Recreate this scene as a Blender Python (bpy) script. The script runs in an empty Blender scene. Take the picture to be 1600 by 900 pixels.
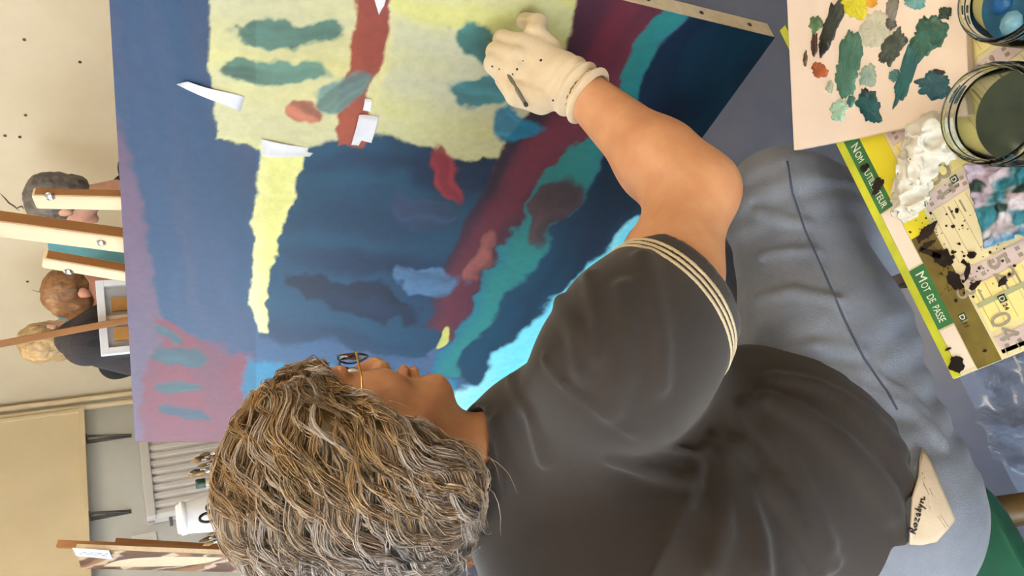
import bpy, bmesh, math, random
import numpy as np
from mathutils import Vector, Matrix

scene = bpy.context.scene
random.seed(7); RNG = np.random.default_rng(7)
# ------------------------------------------------------------------ camera
H = 1.45                                   # phone height above the floor (m)
FPX = 1200.0                               # focal length in pixels of the 1600 px side
ROLL = math.atan(0.084); PITCH = math.radians(27.5)
CR, SR_ = math.cos(ROLL), math.sin(ROLL); CP, SP = math.cos(PITCH), math.sin(PITCH)
_X = np.array([1., 0, 0]); _B = np.array([0, SP, CP]); _F = np.array([0, CP, -SP])
_R = CR * _X - SR_ * _B; _U = SR_ * _X + CR * _B      # right / up of the upright picture
cam = bpy.data.cameras.new('camera'); cam_o = bpy.data.objects.new('camera', cam)
scene.collection.objects.link(cam_o)
cam.sensor_width = 36; cam.lens = 36 * FPX / 1600; cam.clip_start = 0.02
m = Matrix.Identity(4)                     # the phone was held upright: the picture lies on its side
for i in range(3):
    m[i][0] = -_U[i]; m[i][1] = _R[i]; m[i][2] = -_F[i]
m.translation = (0, 0, H)
cam_o.matrix_world = m
scene.camera = cam_o
# ------------------------------------------------------------------ view, world
vs = scene.view_settings
vs.view_transform = 'Standard'; vs.look = 'None'; vs.gamma = 1; vs.use_curve_mapping = False
vs.exposure = 0.0
w = bpy.data.worlds.new('world'); scene.world = w; w.use_nodes = True
w.node_tree.nodes['Background'].inputs[0].default_value = (0.62, 0.78, 1.0, 1)
w.node_tree.nodes['Background'].inputs[1].default_value = 1.2
# room frame: corner of the two walls in view, A along the right wall, B along the left wall
CORNER = np.array([-0.46, 5.40]); AX = np.array([0.729, -0.685]); BX = np.array([-0.685, -0.729])
AX /= np.linalg.norm(AX); BX = np.array([AX[1], -AX[0]]); BX = BX if BX[1] < 0 else -BX
ROOM_A, ROOM_B, ROOM_H = 6.6, 7.0, 2.95
def RM(a, b, z): 
    q = CORNER + a * AX + b * BX
    return np.array([q[0], q[1], z])
ROOM_ROT = math.atan2(AX[1], AX[0])
def area_light(name, loc, direction, sx, sy, power, color):
    l = bpy.data.lights.new(name, 'AREA'); l.shape = 'RECTANGLE'; l.size = sx; l.size_y = sy
    l.energy = power; l.color = color
    o = bpy.data.objects.new(name, l); scene.collection.objects.link(o)
    o.location = loc; o.rotation_euler = Vector(direction).to_track_quat('-Z', 'Y').to_euler()
    return o
WINDOWS = [(2.4, 4.0)]; WZ = (0.95, 2.45)          # in the left wall
WINDOWS_B = [(0.9, 2.6), (3.1, 4.8)]                 # in the wall behind the painter
for k, (b0, b1) in enumerate(WINDOWS):     # daylight falling in through the two windows
    area_light('window_daylight', RM(-0.25, (b0 + b1) / 2, sum(WZ) / 2), (AX[0], AX[1], -0.12), 1.5, 1.5, 60, (0.78, 0.89, 1.0))
for a0, a1 in WINDOWS_B:
    area_light('window_daylight', RM((a0 + a1) / 2, ROOM_B + .25, sum(WZ) / 2), (-BX[0], -BX[1], -0.12), 1.6, 1.5, 185, (0.78, 0.89, 1.0))
LAMP_POWER = 27; LAMP_COLOR = (1.0, 0.85, 0.66)
LAMPS = [(1.7, 1.7), (4.6, 1.8), (1.9, 4.8), (4.6, 4.7)]

# ------------------------------------------------------------------ helpers: picture -> place
def ray(x, y):
    du = (900 - y) - 450; ww = 800 - x
    a = du * CR + ww * SR_; b = -du * SR_ + ww * CR
    return np.array([a, b * SP + FPX * CP, b * CP - FPX * SP]) / FPX
def P(x, y, d):
    return ray(x, y) * d + np.array([0, 0, H])
def PZ(x, y, z):
    r = ray(x, y); return r * ((z - H) / r[2]) + np.array([0, 0, H])
def PPL(x, y, n, c):
    r = ray(x, y); o = np.array([0, 0, H]); return o + r * (np.dot(n, c - o) / np.dot(n, r))
def proj(p):
    q = np.asarray(p, float) - np.array([0, 0, H])
    b = q[..., 1] * SP + q[..., 2] * CP; d = q[..., 1] * CP - q[..., 2] * SP; a = q[..., 0]
    du = (a * CR - b * SR_) / d * FPX; ww = (a * SR_ + b * CR) / d * FPX
    return 800 - ww, 450 - du, d
def unit(v): v = np.asarray(v, float); return v / np.linalg.norm(v)

# ------------------------------------------------------------------ materials
def lin(c):
    c = np.asarray(c, float) / 255.0
    return np.where(c <= 0.04045, c / 12.92, ((c + 0.055) / 1.055) ** 2.4)
def rgba(c): l = lin(c); return (float(l[0]), float(l[1]), float(l[2]), 1)
MATS = {}
def mat(name, c1, c2=None, scale=8.0, rough=0.6, bump=0.0, bscale=None, metal=0.0, spec=0.5, detail=6, stretch=None, sheen=0.0, trans=0.0, ior=1.45, vcol=False, emit=0, coat=0, sss=0, wave=None):
    if name in MATS: return MATS[name]
    M = bpy.data.materials.new(name); M.use_nodes = True; nt = M.node_tree; N = nt.nodes; L = nt.links
    bs = N['Principled BSDF']
    bs.inputs['Roughness'].default_value = rough; bs.inputs['Metallic'].default_value = metal
    bs.inputs['Specular IOR Level'].default_value = spec; bs.inputs['IOR'].default_value = ior
    bs.inputs['Transmission Weight'].default_value = trans
    bs.inputs['Coat Weight'].default_value = coat
    if sheen: bs.inputs['Sheen Weight'].default_value = sheen; bs.inputs['Sheen Roughness'].default_value = 0.5
    if sss:
        bs.inputs['Subsurface Weight'].default_value = sss; bs.inputs['Subsurface Radius'].default_value = (0.012, 0.005, 0.003); bs.inputs['Subsurface Scale'].default_value = 1.0
    tc = N.new('ShaderNodeTexCoord'); mp = N.new('ShaderNodeMapping'); L.new(tc.outputs['Object'], mp.inputs[0])
    if stretch: mp.inputs['Scale'].default_value = stretch
    nz = N.new('ShaderNodeTexNoise'); nz.inputs['Scale'].default_value = scale; nz.inputs['Detail'].default_value = detail; nz.inputs['Roughness'].default_value = 0.6
    L.new(mp.outputs[0], nz.inputs['Vector'])
    mx = N.new('ShaderNodeMix'); mx.data_type = 'RGBA'
    rp = N.new('ShaderNodeMapRange'); rp.inputs[1].default_value = 0.3; rp.inputs[2].default_value = 0.7
    L.new(nz.outputs[0], rp.inputs[0])
    if vcol:
        at = N.new('ShaderNodeVertexColor'); at.layer_name = 'Col'
        mx.blend_type = 'MULTIPLY'; L.new(at.outputs[0], mx.inputs[6]); mx.inputs[7].default_value = rgba(c2 or (215, 215, 215))
        L.new(rp.outputs[0], mx.inputs[0])
    else:
        mx.inputs[6].default_value = rgba(c1); mx.inputs[7].default_value = rgba(c2 or c1); L.new(rp.outputs[0], mx.inputs[0])
    L.new(mx.outputs[2], bs.inputs['Base Color'])
    if emit:
        bs.inputs['Emission Color'].default_value = rgba(c1); bs.inputs['Emission Strength'].default_value = emit
    if bump:
        n2 = N.new('ShaderNodeTexNoise'); n2.inputs['Scale'].default_value = bscale or scale * 4; n2.inputs['Detail'].default_value = 4
        L.new(mp.outputs[0], n2.inputs['Vector'])
        bp = N.new('ShaderNodeBump'); bp.inputs['Strength'].default_value = bump; bp.inputs['Distance'].default_value = 0.004
        L.new(n2.outputs[0], bp.inputs['Height']); L.new(bp.outputs[0], bs.inputs['Normal'])
    MATS[name] = M
    return M

# ------------------------------------------------------------------ helpers: objects
COL = scene.collection
def link(name, me, material=None, parent=None, smooth=False):
    if material is not None: me.materials.append(material)
    if smooth:
        me.polygons.foreach_set('use_smooth', [True] * len(me.polygons))
    o = bpy.data.objects.new(name, me); COL.objects.link(o)
    if parent is not None:
        o.parent = parent; o.matrix_parent_inverse = parent.matrix_world.inverted() if parent.type != 'EMPTY' else Matrix.Translation(parent.location).inverted()
    return o
def tag(o, label, cat, group=None):
    o['label'] = label; o['category'] = cat
    if group: o['group'] = group
    return o
def struct(o): o['kind'] = 'structure'; return o
def empty(name, loc, label=None, cat=None, group=None):
    o = bpy.data.objects.new(name, None); COL.objects.link(o); o.location = loc; o.empty_display_size = 0.05
    if label: tag(o, label, cat, group)
    return o
def mesh_from(verts, faces, name='m'):
    me = bpy.data.meshes.new(name); me.from_pydata([tuple(map(float, v)) for v in verts], [], [tuple(map(int, f)) for f in faces]); me.update(); return me
class MB:
    "collects shapes, then becomes ONE mesh object"
    def __init__(s): s.v = []; s.f = []
    def add(s, vs, fs):
        n = len(s.v); s.v += [np.asarray(v, float) for v in vs]; s.f += [tuple(i + n for i in f) for f in fs]; return s
    def hexa(s, c8):      # bottom 4 (ccw), top 4
        return s.add(c8, [(3, 2, 1, 0), (4, 5, 6, 7), (0, 1, 5, 4), (1, 2, 6, 5), (2, 3, 7, 6), (3, 0, 4, 7)])
    def box(s, c, ax, ay, az, sx, sy, sz):
        c = np.asarray(c, float); ax, ay, az = [np.asarray(k, float) for k in (ax, ay, az)]
        q = []
        for k in (-1, 1):
            for i, j in ((-1, -1), (1, -1), (1, 1), (-1, 1)):
                q.append(c + ax * i * sx / 2 + ay * j * sy / 2 + az * k * sz / 2)
        return s.hexa(q)
    def rbox(s, a0, a1, b0, b1, z0, z1):    # box in the room frame
        q = [RM(a, b, z) for z in (z0, z1) for a, b in ((a0, b0), (a1, b0), (a1, b1), (a0, b1))]
        return s.hexa(q)
    def bar(s, p, q, wx, wy, side):
        p = np.asarray(p, float); q = np.asarray(q, float); d = unit(q - p); sd = unit(np.cross(d, np.cross(side, d))); t = np.cross(d, sd)
        return s.box((p + q) / 2, sd, t, d, wx, wy, np.linalg.norm(q - p))
    def tube(s, pts, rad, n=12, cap=True):
        pts = [np.asarray(p, float) for p in pts]; k = len(pts)
        rad = [rad] * k if np.isscalar(rad) else rad
        base = len(s.v); up = np.array([0.13, 0.31, 0.94]); prev = None
        for i, p in enumerate(pts):
            d = unit(pts[min(i + 1, k - 1)] - pts[max(i - 1, 0)])
            x = unit(np.cross(d, up if prev is None else prev)) if prev is None else unit(prev - d * np.dot(prev, d))
            if prev is None and abs(np.dot(d, up)) > 0.98: x = unit(np.cross(d, [1, 0, 0]))
            prev = x; y = np.cross(d, x)
            for j in range(n):
                a = 2 * math.pi * j / n; s.v.append(p + rad[i] * (math.cos(a) * x + math.sin(a) * y))
        for i in range(k - 1):
            for j in range(n):
                a = base + i * n + j; b = base + i * n + (j + 1) % n
                s.f.append((a, b, b + n, a + n))
        if cap:
            s.f.append(tuple(base + j for j in reversed(range(n)))); s.f.append(tuple(base + (k - 1) * n + j for j in range(n)))
        return s
    def lathe(s, c, prof, n=32, axis=(0, 0, 1)):
        c = np.asarray(c, float); az = unit(axis); ax = unit(np.cross(az, [0.2, 1, 0.1])); ay = np.cross(az, ax); base = len(s.v); k = len(prof)
        for r, z in prof:
            for j in range(n):
                a = 2 * math.pi * j / n; s.v.append(c + az * z + max(r, 1e-5) * (math.cos(a) * ax + math.sin(a) * ay))
        for i in range(k - 1):
            for j in range(n):
                a = base + i * n + j; b = base + i * n + (j + 1) % n
                s.f.append((a, b, b + n, a + n))
        return s
    def prism(s, outline, thick, nrm):     # closed 3-D outline, extruded along nrm
        k = len(outline); n = np.asarray(nrm, float) * thick
        vs = [np.asarray(p, float) for p in outline] + [np.asarray(p, float) + n for p in outline]
        return s.add(vs, [tuple(range(k - 1, -1, -1)), tuple(range(k, 2 * k))] + [(i, (i + 1) % k, (i + 1) % k + k, i + k) for i in range(k)])
    def build(s, name, material, parent=None, smooth=False, bevel=0):
        me = mesh_from(s.v, s.f, name)
        bm = bmesh.new(); bm.from_mesh(me); bmesh.ops.recalc_face_normals(bm, faces=bm.faces[:])
        if bevel: bmesh.ops.bevel(bm, geom=[e for e in bm.edges if e.calc_face_angle(0) > 0.5], offset=bevel, segments=2, affect='EDGES', profile=0.6)
        bm.to_mesh(me); bm.free()
        return link(name, me, material, parent, smooth)
def vcolor(me, cols):
    a = me.color_attributes.new('Col', 'FLOAT_COLOR', 'POINT')
    c = np.ones((len(me.vertices), 4), np.float32); c[:, :3] = cols; a.data.foreach_set('color', c.ravel())
def grid_mesh(fn, nu, nv, thick=0.0):
    "sheet of (nu+1)x(nv+1) points fn(U,V)->(N,3); optional real thickness"
    U, V = np.meshgrid(np.linspace(0, 1, nu + 1), np.linspace(0, 1, nv + 1), indexing='ij')
    p = fn(U.ravel(), V.ravel()); n = len(p)
    I = np.arange(n).reshape(nu + 1, nv + 1)
    q = np.stack([I[:-1, :-1], I[1:, :-1], I[1:, 1:], I[:-1, 1:]], -1).reshape(-1, 4)
    if thick:
        G = p.reshape(nu + 1, nv + 1, 3); du = np.gradient(G, axis=0); dv = np.gradient(G, axis=1)
        nn = np.cross(du, dv); nn /= np.linalg.norm(nn, axis=-1, keepdims=True) + 1e-12
        p2 = (G - nn * thick).reshape(-1, 3)
        rim = np.concatenate([I[:, 0], I[-1, 1:], I[-2::-1, -1], I[0, -2:0:-1]])
        r2 = np.roll(rim, -1)
        q = np.concatenate([q, q[:, ::-1] + n, np.stack([r2, rim, rim + n, r2 + n], -1)])
        p = np.concatenate([p, p2])
    me = bpy.data.meshes.new('sheet'); me.from_pydata(p.tolist(), [], q.tolist()); me.update()
    return me, U.ravel(), V.ravel()

# numpy value noise
_T = RNG.random((256, 256))
def vn2(x, y):
    xi = np.floor(x).astype(int); yi = np.floor(y).astype(int); fx = x - xi; fy = y - yi
    fx = fx * fx * (3 - 2 * fx); fy = fy * fy * (3 - 2 * fy)
    g = lambda i, j: _T[i % 256, j % 256]
    return (g(xi, yi) * (1 - fx) + g(xi + 1, yi) * fx) * (1 - fy) + (g(xi, yi + 1) * (1 - fx) + g(xi + 1, yi + 1) * fx) * fy
def fbm(x, y, o=4):
    r = 0; a = 0.5
    for i in range(o): r = r + a * vn2(x * 2 ** i + 17 * i, y * 2 ** i + 9 * i); a *= 0.5
    return r
def vn3(p, s):
    return (vn2(p[:, 0] * s + p[:, 2] * s * 0.37, p[:, 1] * s - p[:, 2] * s * 0.61) + vn2(p[:, 1] * s + 40.3, p[:, 2] * s + 11.7) + vn2(p[:, 2] * s + 3.1, p[:, 0] * s + 77.7)) / 3

# ------------------------------------------------------------------ helpers: distance-field bodies -> meshes (surface nets)
def smin(a, b, k):
    h = np.clip(0.5 + 0.5 * (b - a) / k, 0, 1); return b * (1 - h) + a * h - k * h * (1 - h)
def smax(a, b, k): return -smin(-a, -b, k)
def seg(p, a, b, ra, rb):
    a = np.asarray(a, float); ba = np.asarray(b, float) - a; pa = p - a
    h = np.clip(pa @ ba / (ba @ ba), 0, 1)
    return np.linalg.norm(pa - h[:, None] * ba, axis=1) - (ra + (rb - ra) * h)
def ell(p, c, r, fr=None):
    q = p - np.asarray(c, float)
    if fr is not None: q = q @ fr.T
    r = np.asarray(r, float); k0 = np.linalg.norm(q / r, axis=1); k1 = np.linalg.norm(q / (r * r), axis=1)
    return k0 * (k0 - 1) / np.maximum(k1, 1e-9)
def chain(p, pts, rad, k=0.01):
    d = None
    for i in range(len(pts) - 1):
        e = seg(p, pts[i], pts[i + 1], rad[i], rad[i + 1]); d = e if d is None else smin(d, e, k)
    return d
def sdf_mesh(f, lo, hi, h, newton=2):
    lo = np.asarray(lo, float); S = 4
    n = (np.ceil((np.asarray(hi) - lo) / h / S).astype(int)) * S + 1
    cn = (n - 1) // S + 1
    ax = [lo[i] + h * np.arange(n[i]) for i in range(3)]
    C = np.stack(np.meshgrid(*[a[::S] for a in ax], indexing='ij'), -1).reshape(-1, 3)
    fc = f(C).reshape(cn)
    ab = np.abs(fc)
    mn = np.minimum.reduce([ab[i:i + cn[0] - 1, j:j + cn[1] - 1, k:k + cn[2] - 1] for i in (0, 1) for j in (0, 1) for k in (0, 1)])
    near = mn < 1.35 * S * h
    V = fc
    for d in range(3): V = np.repeat(V, S, axis=d)
    V = V[:n[0], :n[1], :n[2]].astype(np.float32).copy()
    mk = np.zeros(n, bool)
    nf = near
    for d in range(3): nf = np.repeat(nf, S, axis=d)
    for i in (0, 1):
        for j in (0, 1):
            for k in (0, 1):
                mk[i:i + nf.shape[0], j:j + nf.shape[1], k:k + nf.shape[2]] |= nf
    idx = np.nonzero(mk)
    V[idx] = f(np.stack([ax[d][idx[d]] for d in range(3)], -1))
    Sg = V < 0
    cnt = sum(Sg[i:n[0] - 1 + i, j:n[1] - 1 + j, k:n[2] - 1 + k].astype(np.int8) for i in (0, 1) for j in (0, 1) for k in (0, 1))
    cells = np.nonzero((cnt > 0) & (cnt < 8)); nc = len(cells[0])
    ids = -np.ones(n - 1, np.int32); ids[cells] = np.arange(nc)
    cx = np.stack(cells, -1); acc = np.zeros((nc, 3)); num = np.zeros(nc)
    cor = [(i, j, k) for i in (0, 1) for j in (0, 1) for k in (0, 1)]
    for a in cor:
        for d in range(3):
            if a[d]: continue
            b = list(a); b[d] = 1
            va = V[cx[:, 0] + a[0], cx[:, 1] + a[1], cx[:, 2] + a[2]]; vb = V[cx[:, 0] + b[0], cx[:, 1] + b[1], cx[:, 2] + b[2]]
            s = (va < 0) != (vb < 0); t = np.where(s, va / np.where(s, va - vb, 1), 0)
            pt = np.tile(np.array(a, float), (nc, 1)); pt[:, d] += t
            acc[s] += pt[s]; num[s] += 1
    verts = lo + h * (cx + acc / num[:, None])
    quads = []
    for d in range(3):
        e, g = [(1, 2), (2, 0), (0, 1)][d]
        sl = [slice(None)] * 3; sl2 = [slice(None)] * 3
        sl[d] = slice(0, -1); sl2[d] = slice(1, None)
        ch = Sg[tuple(sl)] != Sg[tuple(sl2)]
        q = np.stack(np.nonzero(ch), -1)
        q = q[(q[:, e] > 0) & (q[:, g] > 0) & (q[:, e] < n[e] - 1) & (q[:, g] < n[g] - 1)]
        ins = Sg[q[:, 0], q[:, 1], q[:, 2]]
        def cid(de, dg):
            c = q.copy(); c[:, e] += de; c[:, g] += dg; return ids[c[:, 0], c[:, 1], c[:, 2]]
        Q = np.stack([cid(-1, -1), cid(0, -1), cid(0, 0), cid(-1, 0)], -1)
        Q[~ins] = Q[~ins][:, ::-1]
        quads.append(Q)
    quads = np.concatenate(quads); quads = quads[(quads >= 0).all(1)]
    for _ in range(newton):
        e = h * 0.25; f0 = f(verts)
        g = np.stack([f(verts + np.eye(3)[d] * e) - f(verts - np.eye(3)[d] * e) for d in range(3)], -1) / (2 * e)
        st = (f0 / np.maximum((g * g).sum(1), 0.2))[:, None] * g
        ln = np.linalg.norm(st, axis=1, keepdims=True); st *= np.minimum(1, 0.6 * h / np.maximum(ln, 1e-9))
        verts = verts - st
    return verts, quads
def sdf_obj(name, f, lo, hi, h, material, parent=None, newton=2, keep=None):
    v, q = sdf_mesh(f, lo, hi, h, newton)
    me = bpy.data.meshes.new(name); me.from_pydata(v.tolist(), [], q.tolist()); me.update()
    o = link(name, me, material, parent, True)
    return o
def hit(f, x, y, d0=0.4, d1=3.0, off=0.0):
    r = ray(x, y); L = np.linalg.norm(r); o = np.array([0, 0, H]); t = d0
    for _ in range(160):
        v = float(f((o + r * t)[None])[0]) - off
        if v < 0.0004: return o + r * t
        t += v * 0.7 / L
        if t > d1: return None
    return o + r * t
def grad(f, p, e=0.002):
    p = np.asarray(p, float)[None]
    return unit([float((f(p + np.eye(3)[d] * e) - f(p - np.eye(3)[d] * e))[0]) for d in range(3)])

# ------------------------------------------------------------------ the room
m_wall_r = mat('cream_plaster', (224, 210, 182), (214, 198, 168), scale=3, rough=0.85, bump=0.15, bscale=40)
m_wall_l = mat('pale_grey_plaster', (214, 214, 208), (204, 205, 200), scale=3, rough=0.8, bump=0.12, bscale=40)
m_ceil = mat('ceiling_white', (228, 222, 210), (220, 214, 202), scale=2, rough=0.9)
m_white = mat('white_paint', (232, 230, 226), (222, 220, 215), scale=6, rough=0.45)
m_creampaint = mat('cream_gloss_paint', (226, 206, 168), (218, 198, 160), scale=4, rough=0.45, bump=0.04, bscale=30)
m_floor = mat('blue_grey_lino', (80, 86, 104), (64, 72, 94), scale=5, rough=0.32, bump=0.05, bscale=60, detail=8)
T = 0.2
struct(MB().rbox(-T, ROOM_A + T, -T, ROOM_B + T, -0.12, 0).build('floor', m_floor))
struct(MB().rbox(-T, ROOM_A + T, -T, ROOM_B + T, ROOM_H, ROOM_H + 0.12).build('ceiling', m_ceil))
wall_r = struct(MB().rbox(-T, ROOM_A + T, -T, 0, 0, ROOM_H).build('wall_right', m_wall_r))
struct(MB().rbox(ROOM_A, ROOM_A + T, 0, ROOM_B, 0, ROOM_H).build('wall_front', m_wall_r))
mb = MB(); as_ = [-T] + [x for wdw in WINDOWS_B for x in wdw] + [ROOM_A + T]
for i in range(0, len(as_), 2): mb.rbox(as_[i], as_[i + 1], ROOM_B, ROOM_B + T, 0, ROOM_H)
for a0, a1 in WINDOWS_B:
    mb.rbox(a0, a1, ROOM_B, ROOM_B + T, 0, WZ[0]); mb.rbox(a0, a1, ROOM_B, ROOM_B + T, WZ[1], ROOM_H)
struct(mb.build('wall_back', m_wall_r))
mb = MB(); bs = [0.0] + [x for wdw in WINDOWS for x in wdw] + [ROOM_B]
for i in range(0, len(bs), 2): mb.rbox(-T, 0, bs[i], bs[i + 1], 0, ROOM_H)
for b0, b1 in WINDOWS:
    mb.rbox(-T, 0, b0, b1, 0, WZ[0]); mb.rbox(-T, 0, b0, b1, WZ[1], ROOM_H)
wall_l = struct(mb.build('wall_left', m_wall_l))
m_glass = mat('window_glass', (255, 255, 255), rough=0.02, trans=1.0, ior=1.05)
for k, (b0, b1) in enumerate(WINDOWS):
    mb = MB()
    for (x0, x1, z0, z1) in ((b0, b0 + .06, *WZ), (b1 - .06, b1, *WZ), ((b0 + b1) / 2 - .03, (b0 + b1) / 2 + .03, *WZ), (b0, b1, WZ[0], WZ[0] + .06), (b0, b1, WZ[1] - .06, WZ[1])):
        mb.rbox(-0.14, -0.09, x0, x1, z0, z1)
    wd = struct(mb.build('window_%d' % (k + 1), m_white))
    for x0, x1 in ((b0 + .06, (b0 + b1) / 2 - .03), ((b0 + b1) / 2 + .03, b1 - .06)):
        MB().rbox(-0.118, -0.112, x0, x1, WZ[0] + .06, WZ[1] - .06).build('pane', m_glass, wd)
    MB().rbox(-0.09, 0.04, b0 - .05, b1 + .05, WZ[0] - .03, WZ[0]).build('window_sill', m_white, wd)
for k, (a0, a1) in enumerate(WINDOWS_B):
    mb = MB(); mid = (a0 + a1) / 2
    for (x0, x1, z0, z1) in ((a0, a0 + .06, *WZ), (a1 - .06, a1, *WZ), (mid - .03, mid + .03, *WZ), (a0, a1, WZ[0], WZ[0] + .06), (a0, a1, WZ[1] - .06, WZ[1])):
        mb.rbox(x0, x1, ROOM_B + .09, ROOM_B + .14, z0, z1)
    wd = struct(mb.build('window_%d' % (k + 2), m_white))
    for x0, x1 in ((a0 + .06, mid - .03), (mid + .03, a1 - .06)):
        MB().rbox(x0, x1, ROOM_B + .112, ROOM_B + .118, WZ[0] + .06, WZ[1] - .06).build('pane', m_glass, wd)
    MB().rbox(a0 - .05, a1 + .05, ROOM_B - .04, ROOM_B + .09, WZ[0] - .03, WZ[0]).build('window_sill', m_white, wd)
m_base = mat('baseboard_paint', (190, 176, 150), (180, 166, 140), scale=5, rough=0.5)
struct(MB().rbox(0.0, ROOM_A, 0, 0.015, 0, 0.1).build('baseboard_right', m_base, None, bevel=0.003))
struct(MB().rbox(0, 0.015, 0.015, ROOM_B, 0, 0.1).build('baseboard_left', m_base, None, bevel=0.003))
# ceiling lamps
m_lampbody = mat('lamp_housing', (235, 235, 230), rough=0.4)
m_diff = mat('lamp_diffuser', (255, 226, 180), rough=0.5, emit=5.0)
for k, (a, b) in enumerate(LAMPS):
    c = RM(a, b, ROOM_H)
    lab = ['ceiling lamp nearest the room corner', 'ceiling lamp over the cream wall side', 'ceiling lamp between the left window and the middle of the room', 'ceiling lamp over the side table'][k]
    e = empty('ceiling_lamp', c, 'long white ' + lab, 'lamp', 'ceiling lamps')
    MB().rbox(a - .6, a + .6, b - .09, b + .09, ROOM_H - .05, ROOM_H).build('housing', m_lampbody, e, bevel=0.006)
    MB().rbox(a - .58, a + .58, b - .075, b + .075, ROOM_H - .075, ROOM_H - .05).build('diffuser', m_diff, e, bevel=0.006)
    lo = area_light('lamp_light', RM(a, b, ROOM_H - .085), (0, 0, -1), 1.15, 0.16, LAMP_POWER, LAMP_COLOR)
    lo.rotation_euler = (0, 0, ROOM_ROT)
    lo.parent = e; lo.matrix_parent_inverse = Matrix.Translation(e.location).inverted()
# marks on the plaster: crack and nail holes
NB = np.array([BX[0], BX[1], 0]); NA = np.array([AX[0], AX[1], 0])
def on_r(x, y): return PPL(x, y, NB, RM(0, 0, 0))
def on_l(x, y): return PPL(x, y, NA, RM(0, 0, 0))
def room_co(p):
    q = np.asarray(p)[:2] - CORNER; return float(q @ AX), float(q @ BX), float(p[2])
m_dark = mat('dark_dent', (92, 74, 58), (70, 58, 48), scale=60, rough=0.9)
for (x, y) in ((38, 62), (40, 180), (8, 212), (31, 214), (43, 306), (43, 440), (125, 97)):
    p = on_r(x, y); MB().lathe(p + NB * 0.0015, [(0, 0.001), (0.006, 0.0008), (0.008, -0.002)], 7, NB).build('nail_hole', m_dark, wall_r)
mb = MB()
mb.tube([on_r(x, y) + NB * .0005 for x, y in ((0, 302), (8, 310), (14, 317), (22, 322), (30, 329))], [0.001, 0.003, 0.004, 0.004, 0.001], 6)
mb.tube([on_r(x, y) + NB * .0005 for x, y in ((26, 325), (34, 322), (37, 326))], [0.002, 0.005, 0.002], 6)
mb.build('plaster_crack', m_dark, wall_r)
mb = MB().tube([on_r(x, y) + NB * .0003 for x, y in ((50, 453), (60, 456), (72, 455))], [0.002, 0.004, 0.001], 6); mb.build('scuff_mark', mat('scuff', (186, 164, 130), rough=.9), wall_r)

# pipes rising in the corner
e = empty('heating_pipe', RM(0.05, 0.05, 0), 'pair of cream painted heating pipes rising in the room corner', 'pipe')
for a, b in ((0.05, 0.045), (0.045, 0.105)):
    MB().tube([RM(a, b, 0.02), RM(a, b, ROOM_H - .01)], 0.017, 14).build('pipe', m_creampaint, e, True)
for z in (1.35, 2.2): MB().rbox(0.0, 0.075, 0.025, 0.125, z, z + 0.02).build('pipe_clip', m_creampaint, e, bevel=0.003)
# big cream board standing on a bracketed shelf on the left wall
zs = room_co(on_l(138, 760))[2]
b_edge = max(room_co(on_l(137, 634))[1] + 0.02, 0.14)
MB0 = MB()
e = empty('wall_board', RM(0.02, b_edge, zs), 'large cream painted board above two grey shelf brackets', 'board')
MB().rbox(0.05, 0.07, b_edge, 1.70, zs + 0.03, ROOM_H - 0.05).build('panel', m_creampaint, e, bevel=0.003)
MB().rbox(0.0, 0.05, b_edge, 1.70, zs + 0.03, ROOM_H - 0.05).build('backing', m_creampaint, e)
MB().rbox(0.07, 0.08, b_edge, b_edge + 0.025, zs + 0.03, ROOM_H - 0.05).build('edge_strip', m_creampaint, e, bevel=0.003)
sh = empty('bracket_shelf', RM(0.0, b_edge, zs), 'narrow cream shelf on two slim grey steel brackets', 'shelf')
MB().rbox(0.0, 0.085, max(b_edge - 0.01, 0.14), 1.70, zs, zs + 0.03).build('shelf_board', m_creampaint, sh, bevel=0.003)
m_steel = mat('grey_bracket_steel', (120, 118, 116), (100, 98, 98), scale=40, rough=0.45, metal=0.6)
for (y0) in (686, 806):
    bb = room_co(on_l(170, y0))[1]; zb = room_co(on_l(206, y0))[2]
    mb = MB(); mb.rbox(0.0, 0.006, bb - .012, bb + .012, zb, zs); mb.rbox(0, 0.06, bb - .012, bb + .012, zs - .008, zs)
    mb.bar(RM(0.01, bb, zb + 0.01), RM(0.055, bb, zs - 0.01), 0.014, 0.006, NB)
    mb.build('bracket', m_steel, sh)
# radiator
rt = room_co(on_l(222, 750)); br0 = room_co(on_l(222, 690))[1]; br1 = room_co(on_l(228, 826))[1]
br0 = max(br0 - 0.25, 0.16)
e = empty('radiator', RM(0.04, (br0 + br1) / 2, 0.25), 'white ribbed panel radiator fixed to the left wall', 'radiator')
zt = rt[2]; z0 = 0.35
m_rad = mat('radiator_enamel', (226, 222, 218), (218, 214, 210), scale=5, rough=0.4)
MB().rbox(0.03, 0.07, br0, br1, z0, zt).build('back_panel', m_rad, e, bevel=0.004)
MB().rbox(0.03, 0.105, br0, br1, zt - 0.05, zt).build('top_rail', m_rad, e, bevel=0.008)
MB().rbox(0.03, 0.105, br0, br1, z0, z0 + 0.05).build('bottom_rail', m_rad, e, bevel=0.008)
nf = int(round((br1 - br0) / 0.054)); pitch = (br1 - br0) / nf
for i in range(nf):
    b = br0 + (i + 0.5) * pitch
    q = []
    for z in (z0 + 0.05, zt - 0.05):
        q += [RM(0.07, b - pitch * .42, z), RM(0.095, b - pitch * .22, z), RM(0.095, b + pitch * .22, z), RM(0.07, b + pitch * .42, z)]
    MB().hexa(q).build('rib', m_rad, e)
for zz in (zt - 0.02,): MB().tube([RM(0.06, br1, zz - .1), RM(0.06, br1 + 0.05, zz - .1)], 0.009, 10).build('valve', m_steel, e, True)
MB().rbox(0.0, 0.03, br0 + .2, br0 + .24, z0 - 0.1, zt - .1).build('wall_mount', m_steel, e)
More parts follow.
